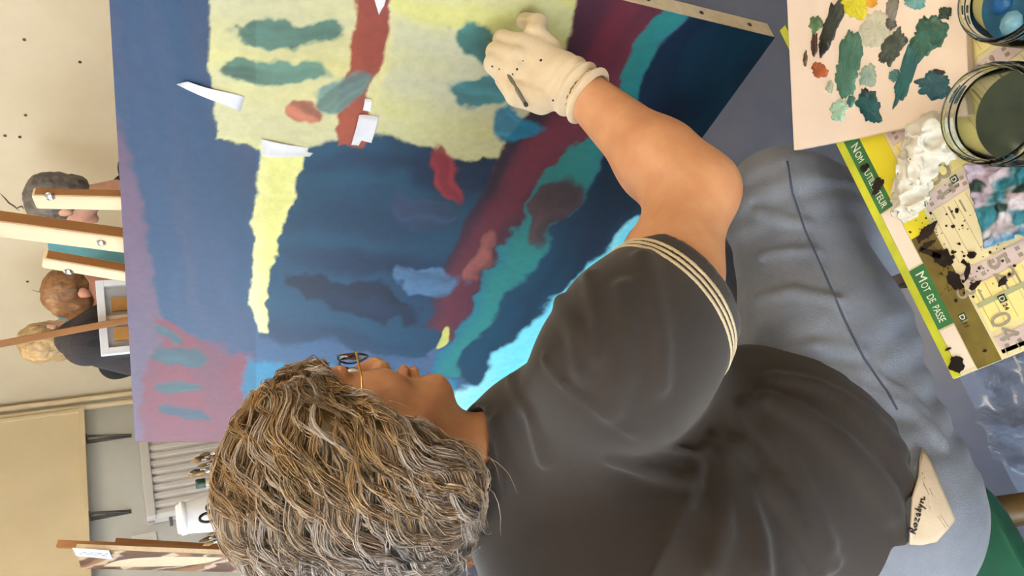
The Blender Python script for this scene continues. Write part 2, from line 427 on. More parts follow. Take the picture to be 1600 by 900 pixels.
# socket on the wall below the shelf
c = on_l(226, 848); a_, b_, z_ = room_co(c)
e = empty('wall_switch', RM(0, b_, z_), 'small white switch plate on the wall beside the radiator', 'switch')
MB().rbox(0, 0.012, b_ - .05, b_ + .05, z_ - .06, z_ + .06).build('plate', m_white, e, bevel=0.003)
MB().rbox(0.012, 0.018, b_ - .02, b_ + .02, z_ - .03, z_ + .03).build('rocker', m_white, e, bevel=0.002)
# teal board on the right wall
p0 = on_r(92, 425); p1 = on_r(92, 500)
a0, _, zt2 = room_co(p1); a1 = room_co(p0)[0]
MBt = MB().rbox(a0, a1 + 0.25, 0.002, 0.02, zt2 - 0.5, zt2)
tag(MBt.build('teal_board', mat('teal_card', (104, 164, 172), (94, 152, 162), scale=10, rough=0.7), bevel=0.002), 'plain teal board hung on the cream wall behind the people', 'board')
# ------------------------------------------------------------------ the big canvas and its easel
E1 = unit([-0.545, 0.838, 0]); NH = np.array([-E1[1], E1[0], 0]); NH = NH if NH[1] < 0 else -NH
TILT = math.radians(10.6)
CN = NH * math.cos(TILT) + np.array([0, 0, math.sin(TILT)])            # front normal
E2 = np.cross(CN, -E1); E2 = E2 if E2[2] > 0 else -E2                   # up along the canvas
CPT = P(822, 33, 1.14)                                                  # where the little finger rests on the canvas
BRc = PPL(1211, 58, CN, CPT); TLc = PPL(211, 690, CN, CPT)
CW = float(np.dot(TLc - BRc, E1)); CH = float(np.dot(TLc - BRc, E2))
def cv(s, t, o=0.0):   # s: 0 right .. 1 left, t: 0 bottom .. 1 top
    s = np.asarray(s, float)[..., None]; t = np.asarray(t, float)[..., None]
    return BRc + E1 * CW * s + E2 * CH * t + CN * o
base_c = cv(0.5, 0)
e = empty('canvas_painting', base_c, 'large abstract blue, yellow and plum canvas being painted on the easel', 'painting')
CANVAS = e
m_canvas = mat('raw_canvas_edge', (214, 196, 164), (196, 178, 146), scale=60, rough=0.9, bump=0.2, bscale=300)
mbx = MB(); mbx.hexa([cv(0, 0, -.036), cv(1, 0, -.036), cv(1, 0, -.001), cv(0, 0, -.001), cv(0, 1, -.036), cv(1, 1, -.036), cv(1, 1, -.001), cv(0, 1, -.001)])
mbx.build('stretched_edge', m_canvas, e, bevel=0.002)
def polysd(x, y, poly):
    p = np.asarray(poly, float); n = len(p); d = np.full(x.shape, 1e18); ins = np.zeros(x.shape, bool)
    for i in range(n):
        a = p[i]; b = p[(i + 1) % n]; ex, ey = b - a; wx, wy = x - a[0], y - a[1]
        h = np.clip((wx * ex + wy * ey) / (ex * ex + ey * ey), 0, 1)
        d = np.minimum(d, (wx - ex * h) ** 2 + (wy - ey * h) ** 2)
        c = ((a[1] > y) != (b[1] > y)) & (x < (b[0] - a[0]) * (y - a[1]) / ((b[1] - a[1]) if b[1] != a[1] else 1e-9) + a[0])
        ins ^= c
    return np.where(ins, -1, 1) * np.sqrt(d)
NU, NV = 560, 380
me, U, V = grid_mesh(lambda u, v: cv(u, v, 0.0006), NU, NV)
PTS = cv(U, V)
px, py, _ = proj(PTS)
wx = (fbm(U * 9, V * 6, 4) - .47) * 75; wy = (fbm(U * 8 + 50, V * 7 + 20, 4) - .47) * 75
X = px + wx * np.clip(1.3 * (1 - U) + .35, .3, 1.2); Y = py + wy * np.clip(1.3 * (1 - U) + .35, .3, 1.2)
def streak(ang, fa, fb, ph=0): 
    c_, s_ = math.cos(ang), math.sin(ang); a = X * c_ + Y * s_; b = -X * s_ + Y * c_
    return np.clip((fbm(a * fa + ph, b * fb + ph * 2, 2) - .2) / .4, 0, 1)[:, None]
col = lin((58, 88, 124)) * np.ones((len(U), 3))
st = streak(1.35, 0.004, 0.035); col = col * (1 - .75 * st) + lin((92, 96, 126)) * .75 * st
st = streak(1.35, 0.003, 0.02, 31); col = col * (1 - .5 * st) + lin((46, 92, 128)) * .5 * st
FIELDS = [  # outline on the canvas, colour, second colour, softness, stroke angle
 ([(120, 150), (190, 720), (250, 720), (325, 560), (262, 520), (195, 240)], (128, 100, 124), (106, 96, 120), 10, 1.35),
 ([(240, 500), (215, 720), (400, 720), (385, 560), (320, 540)], (146, 64, 80), (116, 74, 96), 12, 1.2),
 ([(342, -80), (336, 200), (420, 222), (600, 235), (600, -80)], (208, 204, 164), (220, 212, 148), 5, 0.2),
 ([(596, -80), (585, 235), (790, 255), (950, -10), (980, -80)], (214, 210, 134), (202, 200, 168), 5, 0.2),
 ([(470, 222), (398, 535), (670, 560), (790, 250), (600, 226)], (18, 46, 78), (28, 84, 112), 6, 0.1),
 ([(404, 212), (470, 222), (416, 530), (396, 530)], (236, 232, 140), (246, 240, 176), 4, 1.5),
 ([(545, -60), (602, -60), (552, 246), (508, 236)], (174, 84, 58), (150, 72, 62), 4, 1.5),
 ([(945, -60), (1110, -60), (720, 530), (660, 505)], (116, 46, 62), (48, 36, 54), 6, 2.1),
 ([(1085, -40), (1112, -10), (712, 582), (672, 574)], (44, 132, 130), (30, 108, 140), 4, 2.1),
 ([(1112, -10), (1290, 60), (1015, 330), (730, 600), (708, 580)], (10, 36, 60), (16, 66, 92), 6, 2.1),
 ([(1015, 322), (1200, 420), (900, 860), (640, 860), (700, 600), (735, 594)], (112, 212, 232), (178, 232, 240), 8, 2.1),
 ([(378, 560), (700, 585), (660, 740), (372, 740)], (26, 106, 148), (40, 150, 186), 8, 0.1),
]
for poly, c1, c2, soft, ang in FIELDS:
    sd = polysd(X, Y, poly) + (fbm(px * .11, py * .11, 3) - .45) * 9
    k = np.clip(.5 - sd / soft, 0, 1)[:, None]; st = streak(ang, 0.0025, 0.022, len(c1) + c1[0])
    col = col * (1 - k) + (lin(c1) * (1 - st) + lin(c2) * st) * k
DABS = [((452, 36), (74, 20), .1, (76, 122, 112)), ((432, 98), (62, 22), .15, (84, 128, 116)), ((520, 150), (46, 28), -.5, (108, 142, 136)), ((466, 168), (20, 12), .9, (176, 96, 74)),
 ((742, 76), (40, 18), .2, (44, 114, 116)), ((744, 140), (50, 22), .1, (46, 128, 138)), ((812, 196), (42, 26), .5, (22, 120, 156)), ((700, 268), (48, 18), 1.0, (150, 44, 54)),
 ((676, 322), (46, 20), .2, (56, 74, 108)), ((676, 444), (58, 20), .1, (78, 114, 148)), ((276, 556), (44, 9), .05, (52, 96, 104)), ((290, 606), (40, 10), -.1, (58, 100, 104)), ((286, 652), (46, 8), .15, (62, 96, 116)), ((250, 530), (18, 9), .4, (60, 104, 110)),
 ((560, 470), (90, 24), .3, (16, 34, 60)), ((860, 330), (60, 14), 2.2, (84, 52, 58)), ((760, 420), (40, 10), 2.1, (146, 84, 78)), ((690, 525), (16, 8), 1.9, (214, 212, 110))]
for (cx_, cy_), (ra, rb), an, c1 in DABS:
    c_, s_ = math.cos(an), math.sin(an); a = (X - cx_) * c_ + (Y - cy_) * s_; b = -(X - cx_) * s_ + (Y - cy_) * c_
    sd = np.sqrt((a / ra) ** 2 + (b / rb) ** 2) - 1 + (fbm(px * .05 + cx_, py * .05, 3) - .45) * .9
    k = np.clip(.5 - sd * 3.5, 0, .92)[:, None]; st = streak(an, 0.01, 0.09, cx_)
    col = col * (1 - k) + (lin(c1) * (.75 + .6 * st)) * k
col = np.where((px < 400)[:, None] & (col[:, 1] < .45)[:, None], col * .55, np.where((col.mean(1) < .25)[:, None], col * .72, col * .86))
vcolor(me, np.clip(col, 0, 1))
link('painted_face', me, mat('oil_paint', None, (238, 238, 238), scale=60, rough=0.5, spec=.35, bump=0.05, bscale=220, vcol=True, detail=2), e, True)
m_tack = mat('dark_tack', (52, 44, 38), rough=0.5, metal=0.5)
for t in (0.045, 0.14, 0.24, 0.34, 0.45, 0.56, 0.67, 0.78, 0.89):
    MB().lathe(cv(0, t, -0.018), [(0.0, 0.0022), (0.003, 0.0018), (0.0045, -0.0005)], 9, -E1).build('tack', m_tack, e)
# torn paper slips stuck on the canvas
m_paper = mat('white_paper', (232, 232, 234), (220, 220, 226), scale=30, rough=0.8)
def slip(name, corners, label, curl=0.006, lift=0.0022):
    q = [PPL(x, y, CN, BRc) for x, y in corners]       # a b c d around
    def fn(u, v):
        u = u[:, None]; v = v[:, None]
        p = (q[0] * (1 - u) + q[1] * u) * (1 - v) + (q[3] * (1 - u) + q[2] * u) * v
        return p + CN * (lift + curl * np.clip(u - .45, 0, 1) ** 2 * 2 + .002 * np.sin(v * 5))
    me, _, _ = grid_mesh(fn, 14, 6, 0.0004)
    return tag(link(name, me, m_paper, None, True), label, 'paper', 'paper slips on the canvas')
slip('paper_slip', [(276, 130), (294, 125), (382, 150), (376, 174)], 'long torn white paper slip across the blue and cream border of the canvas', 0.002)
slip('paper_slip', [(408, 215), (410, 240), (484, 242), (498, 234)], 'white paper slip at the head of the pale yellow stroke on canvas', 0.006)
slip('paper_slip', [(592, 181), (561, 176), (549, 224), (578, 232)], 'square white paper slip below the terracotta band on canvas', 0.006)
slip('paper_slip', [(570, 152), (581, 153), (579, 174), (567, 172)], 'tiny white paper slip on the terracotta band of the canvas', 0.002)
slip('paper_slip', [(582, -14), (604, -12), (600, 8), (592, 23)], 'pointed white paper slip at the top of the terracotta band', 0.003)

# easel behind the canvas
m_wood = mat('pale_beech', (222, 196, 160), (206, 176, 138), scale=6, rough=0.5, stretch=(1, 1, 0.12), bump=0.05, bscale=30)
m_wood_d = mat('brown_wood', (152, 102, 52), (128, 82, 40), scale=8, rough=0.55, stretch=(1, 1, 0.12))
ee = empty('studio_easel', (base_c - NH * 0.10) * [1, 1, 0], 'pale wooden studio easel with three posts behind the large canvas', 'easel')
def post(name, top_px, low_px, wpx, back, depth, parent, material, zlow=0.25, cut=0):
    "a post whose front face runs down through the two picture points, standing `back` behind the canvas"
    a = PPL(*top_px, CN, BRc - CN * back); b = PPL(*low_px, CN, BRc - CN * back)
    d = unit(b - a); b = a + d * ((a[2] - zlow) / -d[2])
    sc = proj(a)[2] / FPX; wd = wpx * sc
    mb_ = MB(); side = unit(np.cross(d, CN)); side = side if side[0] > 0 else -side
    cen = (a + b) / 2 - CN * depth / 2
    mb_.box(cen, side, CN, d, wd, depth, np.linalg.norm(b - a))
    r_ = mb_.build(name, material, parent, bevel=0.006)
    MB().box(cen + side * (wd / 2 + .0008), side, CN, d, .0016, depth - .008, np.linalg.norm(b - a) - .012).build('brown_side', m_wood_d, r_)  # thin brown strip laid along one side face of the post
    return r_, side, d, a
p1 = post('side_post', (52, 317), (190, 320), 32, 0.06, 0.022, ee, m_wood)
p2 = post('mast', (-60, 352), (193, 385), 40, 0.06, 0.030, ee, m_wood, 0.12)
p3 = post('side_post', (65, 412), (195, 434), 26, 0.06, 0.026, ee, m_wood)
m_bolt = mat('bolt_steel', (210, 210, 212), rough=0.25, metal=1.0)
for x, y in ((78, 307), (158, 379), (107, 424)):
    c = PPL(x, y, CN, BRc - CN * 0.06)
    MB().lathe(c, [(0, 0.005), (0.006, 0.0045), (0.009, 0.001), (0.009, -0.002)], 14, CN).build('bolt', m_bolt, ee, True)
# cross rails, canvas ledge and feet
def cvo(s, t, o): return cv(s, t, o)
MB().bar(cv(0.84, 0.35, -.12), cv(0.54, 0.35, -.12), 0.06, 0.03, E2).build('cross_rail', m_wood, ee, bevel=.003)
MB().bar(cv(0.95, -0.022, -.035), cv(0.52, -0.022, -.035), 0.035, 0.07, E2).build('canvas_ledge', m_wood, ee, bevel=.003)
for s in (0.80, 0.58):
    f0 = cv(s, 0, -.05) * [1, 1, 0] + np.array([0, 0, 0.035])
    MB().bar(f0 + NH * 0.02, f0 - NH * 0.70, 0.06, 0.07, E1).build('foot', m_wood, ee, bevel=.004)
    MB().bar(f0 + [0, 0, .02], cv(s, 0.05, -.10), 0.05, 0.04, E1).build('upright', m_wood, ee, bevel=.003)
    MB().bar(f0 - NH * 0.55 + [0, 0, .03], cv(s, 0.45, -.14), 0.045, 0.03, E1).build('back_brace', m_wood, ee, bevel=.003)

# ------------------------------------------------------------------ side table, planner sheet
ZT = 0.65
Ca = PZ(1490, 592, ZT); Cb = PZ(1219, 48, ZT)
TX = unit(Ca - Cb); TY = np.array([-TX[1], TX[0], 0]); TY = TY if TY[1] < 0 else -TY; TZ = np.array([0, 0, 1.])
# reading direction of the print TX, letters point along TY; make the frame right handed
LEN = float(np.linalg.norm(Ca - Cb)) + 0.0; WID = 0.42
def tp(sx, ty, o=0.0): return Cb + TX * sx + TY * ty + TZ * o
def tco(x, y, z=ZT):
    q = PZ(x, y, z) - Cb; return float(q @ TX), float(q @ TY)
m_tablewood = mat('old_table_top', (96, 74, 52), (70, 54, 40), scale=10, rough=0.6)
m_greenpaint = mat('dark_green_painted_wood', (30, 52, 38), (58, 62, 34), scale=22, rough=0.5)
tab = empty('side_table', tp(LEN / 2, WID / 2) * [1, 1, 0], 'small side table under the planner sheet, palette and jars', 'table')
q = lambda s0, s1, t0, t1, z0, z1: MB().hexa([tp(a, b, z) for z in (z0, z1) for a, b in ((s0, t0), (s1, t0), (s1, t1), (s0, t1))])
q(0.012, LEN - 0.012, 0.012, WID - .01, -0.028, -0.0035).build('table_top', m_tablewood, tab, bevel=.003)
for s, t in ((0.05, 0.05), (LEN - .07, 0.06), (0.05, WID - .05), (LEN - .07, WID - .05)):
    mbl = MB(); mbl.hexa([tp(s + i * .016, t + j * .016, -ZT) for i, j in ((-1, -1), (1, -1), (1, 1), (-1, 1))] + [tp(s + i * .02, t + j * .02, -.028) for i, j in ((-1, -1), (1, -1), (1, 1), (-1, 1))])
    mbl.build('leg', m_greenpaint, tab, bevel=.002)
q(0.05, LEN - .07, 0.045, 0.065, -.09, -.028).build('apron', m_greenpaint, tab)
q(0.05, LEN - .07, WID - .06, WID - .04, -.09, -.028).build('apron', m_greenpaint, tab)
q(LEN - .08, LEN - .06, 0.05, WID - .05, -.45, -.42).build('stretcher', m_greenpaint, tab)
q(0.045, 0.065, 0.05, WID - .05, -.45, -.42).build('stretcher', m_greenpaint, tab)
# planner sheet (cardboard desk pad with print)
m_card = mat('planner_paper', (226, 214, 168), (214, 200, 160), scale=14, rough=0.7)
pl = q(0, LEN, 0, WID, -0.0035, 0).build('planner_sheet', m_card)
tag(pl, 'stained yellow and green printed desk planner covering the side table', 'planner')
def flat(name, pts, material, o=0.0004, th=0.0003, parent=pl):
    return MB().prism([tp(a, b, o) for a, b in pts], th, TZ).build(name, material, parent)
def rect(s0, s1, t0, t1): return [(s0, t0), (s1, t0), (s1, t1), (s0, t1)]
m_green = mat('print_green', (52, 112, 62), (44, 98, 54), scale=30, rough=0.6)
m_lime = mat('print_lime', (196, 196, 40), (160, 164, 44), scale=24, rough=0.6)
m_yel = mat('print_yellow', (222, 208, 36), (206, 190, 40), scale=18, rough=0.6)
m_olive = mat('stained_yellow', (120, 104, 40), (86, 72, 34), scale=22, rough=0.6)
m_lilac = mat('print_lilac', (212, 192, 190), (198, 180, 176), scale=60, rough=0.7)
m_ylight = mat('print_pale_yellow', (232, 218, 138), (222, 206, 140), scale=20, rough=0.7)
m_box = mat('print_white_box', (234, 220, 204), (226, 210, 192), scale=20, rough=0.7)
m_ink = mat('black_ink', (26, 20, 18), (36, 28, 24), scale=60, rough=0.35)
m_grey = mat('print_grey', (150, 140, 122), (140, 130, 114), scale=40, rough=0.7)
t0 = tco(1381, 328)[1]
tg0, tg1 = 0.010, tco(1428, 420)[1] + 0.004
s_n0 = tco(1326, 226)[0]; s_n1 = tco(1381, 331)[0]; s_b1 = tco(1428, 420)[0]; s_m1 = tco(1474, 512)[0]
tg1 = max(tg1, 0.03)
flat('border_strip', rect(0, LEN, 0, tg0), m_lime)
flat('green_band', rect(0, s_n1, tg0, tg1), m_green); flat('green_band', rect(s_b1, s_m1, tg0, tg1), m_green)
flat('blank_box', rect(s_n1 + .002, s_b1 - .002, tg0 + .001, tg1 - .001), m_box)
flat('blank_box', rect(s_m1 + .002, LEN - .004, tg0 + .001, tg1 - .001), m_box)
ty1 = tg1 + 0.028
flat('yellow_band', rect(0, s_b1 - .03, tg1, ty1), m_yel); flat('stained_band', rect(s_b1 - .03, LEN, tg1, ty1), m_olive)
def text_mesh(name, body, origin, size, material, parent, tx=TX, ty=TY, tz=TZ, shear=0, o=0.0008, thick=0.0002):
    cu = bpy.data.curves.new(name, 'FONT'); cu.body = body; cu.size = size; cu.extrude = thick; cu.shear = shear
    tmp = bpy.data.objects.new(name + '_tmp', cu); COL.objects.link(tmp)
    dg = bpy.context.evaluated_depsgraph_get(); me = bpy.data.meshes.new_from_object(tmp.evaluated_get(dg))
    bpy.data.objects.remove(tmp); bpy.data.curves.remove(cu)
    M4 = Matrix.Identity(4)
    for i in range(3): M4[i][0] = tx[i]; M4[i][1] = ty[i]; M4[i][2] = tz[i]
    M4.translation = Vector(origin) + Vector(tz) * o
    me.transform(M4); me.materials.clear()
    return link(name, me, material, parent), max((Vector(v.co) - Vector(origin)).dot(Vector(tx)) for v in me.vertices)
m_wtext = mat('print_white', (226, 226, 206), rough=0.7)
def fit_text(name, body, s0, s1, t, size, material, caps=None):
    "runs of text set one after another, then fitted to the length s1-s0 (first letter larger: small capitals)"
    o, L_ = text_mesh(name, body, tp(0, 0), size, material, pl)
    k = (s1 - s0) / L_
    for v in o.data.vertices:
        r = np.array(v.co) - Cb; a = float(r @ TX) * k + s0; b = float(r @ TY) + t; z = float(r @ TZ)
        v.co = tp(a, b, z)
    return o
cap = (tg1 - tg0)
fit_text('lettering', 'N', s_n0 + .004, s_n0 + .013, tg0 + .0055, cap * .80, m_wtext)
fit_text('lettering', "OM  D'UTILISATEUR", s_n0 + .015, s_n1 - .004, tg0 + .0055, cap * .62, m_wtext)
fit_text('lettering', 'M', s_b1 + .006, s_b1 + .017, tg0 + .0055, cap * .80, m_wtext)
fit_text('lettering', 'OT  DE  PASSE', s_b1 + .019, s_m1 - .006, tg0 + .0055, cap * .62, m_wtext)
# calendar blocks
tc0 = ty1 + .004
rows = [0.02, 0.115, 0.205, 0.293, 0.385, 0.46, LEN - .006]
for i in range(len(rows) - 1):
    s0_, s1_ = rows[i], rows[i + 1]
    for j in range(3):
        a0_ = tc0 + j * 0.115; a1_ = a0_ + 0.109
        if a1_ > WID: continue
        flat('calendar_block', rect(s0_ + .022, s1_ - .003, a0_, a1_), m_ylight if (i + j) % 2 == 0 else m_card)
        flat('day_strip', rect(s0_ + .003, s0_ + .021, a0_, a1_), m_lilac)
mbl = MB()
for i in range(len(rows) - 1):
    for j in range(24):
        t_ = tc0 + .004 + j * 0.0138
        mbl.prism([tp(a, b, .0009) for a, b in rect(rows[i] + .024, rows[i + 1] - .006, t_, t_ + .0007)], .0001, TZ)
mbl.build('ruled_lines', mat('rule_brown', (186, 170, 132), rough=.8), pl)['kind'] = 'stuff'
mbl = MB()
for i in range(len(rows) - 1):
    for j in range(24):
        for k in range(2):
            t_ = tc0 + .006 + j * 0.0138; s_ = rows[i] + .006 + k * .007
            mbl.prism([tp(a, b, .0009) for a, b in rect(s_, s_ + .004, t_, t_ + .0045)], .0001, TZ)
            if k == 0 and (i * 7 + j * 5) % 3: mbl.prism([tp(a, b, .0009) for a, b in rect(rows[i] + .027, rows[i] + .027 + .012 + .012 * RNG.random(), t_ + .002, t_ + .004)], .0001, TZ)
mbl.build('small_print', m_grey, pl)['kind'] = 'stuff'
sep = tco(1520, 473)
flat('green_rule', rect(tco(1502, 490)[0] - .002, tco(1502, 490)[0] + .003, tc0, WID), mat('print_soft_green', (160, 164, 124), rough=.7), o=0.001)
for body, x, y, sz in (('52', 1553, 428, .030), ('53', 1494, 455, .030), ('04', 1566, 535, .030), ('31', 1460, 300, .04), ('3', 1530, 110, .026), ('11', 1505, 500, .009)):
    s_, t_ = tco(x, y); s_ = min(s_ - sz * .5 * len(body) * .55, LEN - .008 - sz * .6 * len(body)); text_mesh('calendar_number', body, tp(s_, t_), sz, m_grey, pl, o=.0011)
m_tagp = mat('print_dark_green', (40, 74, 52), rough=.7)
for x, y, b in ((1505, 495, '11'), (1567, 466, '24'), (1492, 280, '3')):
    s_, t_ = tco(x, y); flat('sunday_tag', rect(s_ - .004, s_ + .004, t_ - .004, t_ + .004), m_tagp, o=.001)
    text_mesh('lettering', 'D', tp(s_ - .0028, t_ - .0028), .008, m_box, pl, o=.0016)
    text_mesh('lettering', b, tp(s_ + .0055, t_ - .003), .007, m_ink, pl, o=.0012)
def blob_outline(c, rx, ry, ang, seed, n=40, rough=0.25, spikes=0.0):
    r = np.random.default_rng(seed); pts = []; ph = r.random(8) * 6.28; am = r.random(8)
    for i in range(n):
        a = 2 * math.pi * i / n; k = 1 + rough * sum(am[j] * math.sin((j + 2) * a + ph[j]) / (1 + .35 * j) for j in range(8)) * .6 + spikes * (r.random() - .4)
        x = rx * k * math.cos(a); y = ry * k * math.sin(a)
        pts.append((c[0] + x * math.cos(ang) - y * math.sin(ang), c[1] + x * math.sin(ang) + y * math.cos(ang)))
    return pts
for i, (x, y, rx, ry, an) in enumerate(((1449, 362, .006, .012, .3), (1474, 403, .011, .009, 0), (1455, 395, .012, .004, .7), (1493, 438, .010, .008, .2), (1449, 384, .003, .010, .1), (1496, 569, .009, .008, 0), (1513, 424, .0025, .009, .9), (1524, 446, .003, .007, .2), (1520, 398, .004, .004, 0), (1372, 290, .006, .010, .4), (1352, 262, .004, .006, 0), (1474, 440, .008, .006, 0), (1470, 418, .004, .004, 0), (1568, 440, .003, .006, .4), (1540, 548, .0015, .002, 0), (1430, 300, .002, .003, 0), (1483, 545, .0012, .004, 0))):
    s_, t_ = tco(x, y); stain = m_ink if i not in (11, 12) else m_olive
    MB().prism([tp(a, b, .0013) for a, b in blob_outline((s_, t_), rx, ry, an, 100 + i, 36, .3, .25)], .0005, TZ).build('ink_stain', stain, pl)
mbl = MB()
for i in range(120):
    s_, t_ = tco(1490 + RNG.normal() * 45, 385 + RNG.normal() * 45)
    if 0.01 < s_ < LEN - .01 and tg1 < t_ < WID - .01:
        rr = .0006 + .0018 * RNG.random() ** 3
        mbl.prism([tp(a, b, .0013) for a, b in blob_outline((s_, t_), rr, rr, 0, i, 8)], .0003, TZ)
mbl.build('ink_specks', m_ink, pl)['kind'] = 'stuff'

# palette board with paint daubs
ZP = ZT + 0.012
pA = PZ(1240, 235, ZP); pC = PZ(1230, 22, ZP); pB = PZ(1515, 180, ZP)
ux = unit(pC - pA); uy = np.array([-ux[1], ux[0], 0]); uy = uy if uy @ (pB - pA) > 0 else -uy
PLn = float(np.linalg.norm(pB - pA)); PWd = 0.255
m_palette = mat('primed_board', (234, 214, 196), (224, 202, 182), scale=7, rough=0.6, bump=.05, bscale=120)
sk = (pB - pA); uy = unit(sk * .8 + uy * .2 * PLn)
def pp(x, y, o=0.0): return pA + ux * x + uy * y + TZ * o
mbx = MB().hexa([pp(0, 0, -.0105), pp(PWd, 0, -.0105), pp(PWd, PLn, -.0105), pp(0, PLn, -.0105), pp(0, 0), pp(PWd, 0), pp(PWd, PLn), pp(0, PLn)])
pal = mbx.build('palette_board', m_palette, None, bevel=.0015)
tag(pal, 'cream primed board used as palette, covered in green and teal paint daubs', 'palette')
def daub(x, y, rx, ry, an, c, c2=None, seed=0, spikes=.25):
    cpt = PZ(x, y, ZP); k = proj(cpt)[2] / FPX
    pts = []
    for (qx, qy) in blob_outline((x, y), rx, ry, an, seed, 46, .28, spikes): pts.append(PZ(qx, qy, ZP))
    n = len(pts); mb_ = MB(); cen = np.mean(pts, 0); r = np.random.default_rng(seed)
    rings = [(1.0, .0002), (.93, .0011), (.7, .0016), (.4, .0018)]
    vs = []
    for kk, zz in rings:
        for p_ in pts: vs.append(cen + (p_ - cen) * kk + TZ * (zz + (r.random() * .0012 if 0 < kk < .95 else 0)))
    vs.append(cen + TZ * .0018)
    fs = []
    for i in range(len(rings) - 1):
        for j in range(n): fs.append((i * n + j, i * n + (j + 1) % n, (i + 1) * n + (j + 1) % n, (i + 1) * n + j))
    for j in range(n): fs.append(((len(rings) - 1) * n + j, (len(rings) - 1) * n + (j + 1) % n, len(rings) * n))
    mb_.add(vs, fs)
    c2 = c2 or tuple(int(v * .72) for v in c)
    mb_.build('paint_daub', mat('paint_%d_%d_%d' % c, c, c2, scale=70, rough=.32, bump=.35, bscale=160, detail=3), pal, True)
for i, a in enumerate(((1300, 38, 13, 42, .35, (58, 66, 54), (26, 28, 26)), (1291, 66, 7, 22, .3, (34, 34, 32)), (1338, 8, 23, 18, .2, (212, 198, 30), (180, 180, 40)), (1362, 4, 9, 8, 0, (232, 168, 40)), (1368, 46, 24, 28, .2, (206, 202, 176), (178, 180, 160)), (1395, 12, 9, 22, .1, (138, 132, 120)), (1392, 38, 9, 9, 0, (96, 92, 84)), (1430, 2, 17, 12, .3, (60, 132, 130), (120, 170, 170)), (1477, 20, 11, 9, .2, (38, 70, 54)), (1330, 82, 16, 38, .15, (70, 118, 98), (56, 96, 80)), (1322, 122, 17, 30, -.1, (78, 122, 102), (60, 104, 88)), (1395, 74, 15, 30, .55, (76, 88, 74), (52, 58, 52)), (1450, 58, 25, 34, .3, (52, 104, 88), (40, 76, 62)), (1418, 112, 12, 50, .32, (46, 104, 102), (34, 84, 90)), (1358, 166, 18, 25, -.15, (34, 92, 94), (24, 62, 68)), (1460, 133, 26, 20, .1, (40, 92, 100), (28, 66, 78)), (1357, 118, 13, 17, .3, (160, 178, 160), (130, 160, 150)), (1281, 110, 13, 11, .1, (176, 92, 46), (140, 66, 36)), (1273, 70, 5, 17, .1, (84, 54, 38)), (1259, 92, 2.6, 13, .05, (112, 90, 56)), (1311, 172, 13, 16, .3, (150, 186, 160), (170, 200, 178)), (1297, 136, 5, 9, .1, (196, 208, 182)), (1275, 38, 9, 14, .2, (92, 128, 84)), (1398, 118, 8, 10, .4, (84, 142, 136)), (1330, 158, 5, 10, .2, (60, 120, 108)), (1467, 113, 9, 5, .2, (44, 40, 42)), (1352, 146, 5, 8, .4, (36, 40, 42)))):
    daub(*a, seed=300 + i)
flat('palette_shadow_gap', [], None) if False else None

# jars
def jar(cx, cy, zbase, R, hgt, water_c, water_h, label, rim_up=None):
    c = PZ(cx, cy, zbase + hgt); c[2] = zbase
    t = .003
    e_ = empty('glass_jar', c, label, 'jar')
    out = [(0, 0), (R * .86, 0), (R * .97, .006), (R, .016), (R, hgt * .74), (R * .93, hgt * .80), (R * .93, hgt * .84), (R * .965, hgt * .85), (R * .965, hgt * .88), (R * .93, hgt * .89), (R * .93, hgt * .92), (R * .965, hgt * .93), (R * .965, hgt * .96), (R * .94, hgt * .975), (R * .94, hgt * .995), (R * .92, hgt), (R * .88, hgt)]
    inn = [(R * .86, hgt * .98), (R * .86, hgt * .80), (R - t * 1.3, hgt * .73), (R - t * 1.3, .018), (R * .85, .007), (0, .006)]
    g = MB().lathe(c, out + inn, 48).build('glass_body', mat('jar_glass', (226, 232, 226), rough=.03, trans=1.0, ior=1.28), e_, True)
    rw = R - t * 1.3 - .0004
    wp = [(0, .0065), (R * .84, .0075), (rw, .019), (rw, water_h), (0, water_h)]
    MB().lathe(c, wp, 48).build('murky_water', mat('water_%d' % water_c[0], water_c, tuple(int(v * .8) for v in water_c), scale=30, rough=.15), e_, False)
    return e_, c
j1, cj1 = jar(1543, 178, ZT + .0005, .047, .098, (70, 78, 62), .045, 'open glass jar of murky green rinse water beside the crumpled tissue')
# a few paint splashes on the jar wall
for i, (x, y) in enumerate(((1480, 205), (1484, 218), (1512, 175), (1516, 150))):
    pass
j2, cj2 = jar(1560, -4, ZT + .0005, .040, .085, (40, 96, 132), .05, 'open glass jar with blue paint residue beside the palette')
for i in range(5):
    a = i * 1.3; c = cj2 + np.array([math.cos(a) * .02, math.sin(a) * .02, .051])
    MB().lathe(c, [(0.0, .006), (.007, .004), (.012, 0), (.012, -.002)], 9, unit([.2 * math.cos(a * 3), .2, 1])).build('paint_lump', mat('blue_lump_%d' % (i % 2), (24, 84, 140) if i % 2 else (120, 170, 190), scale=60, rough=.3), j2, True)

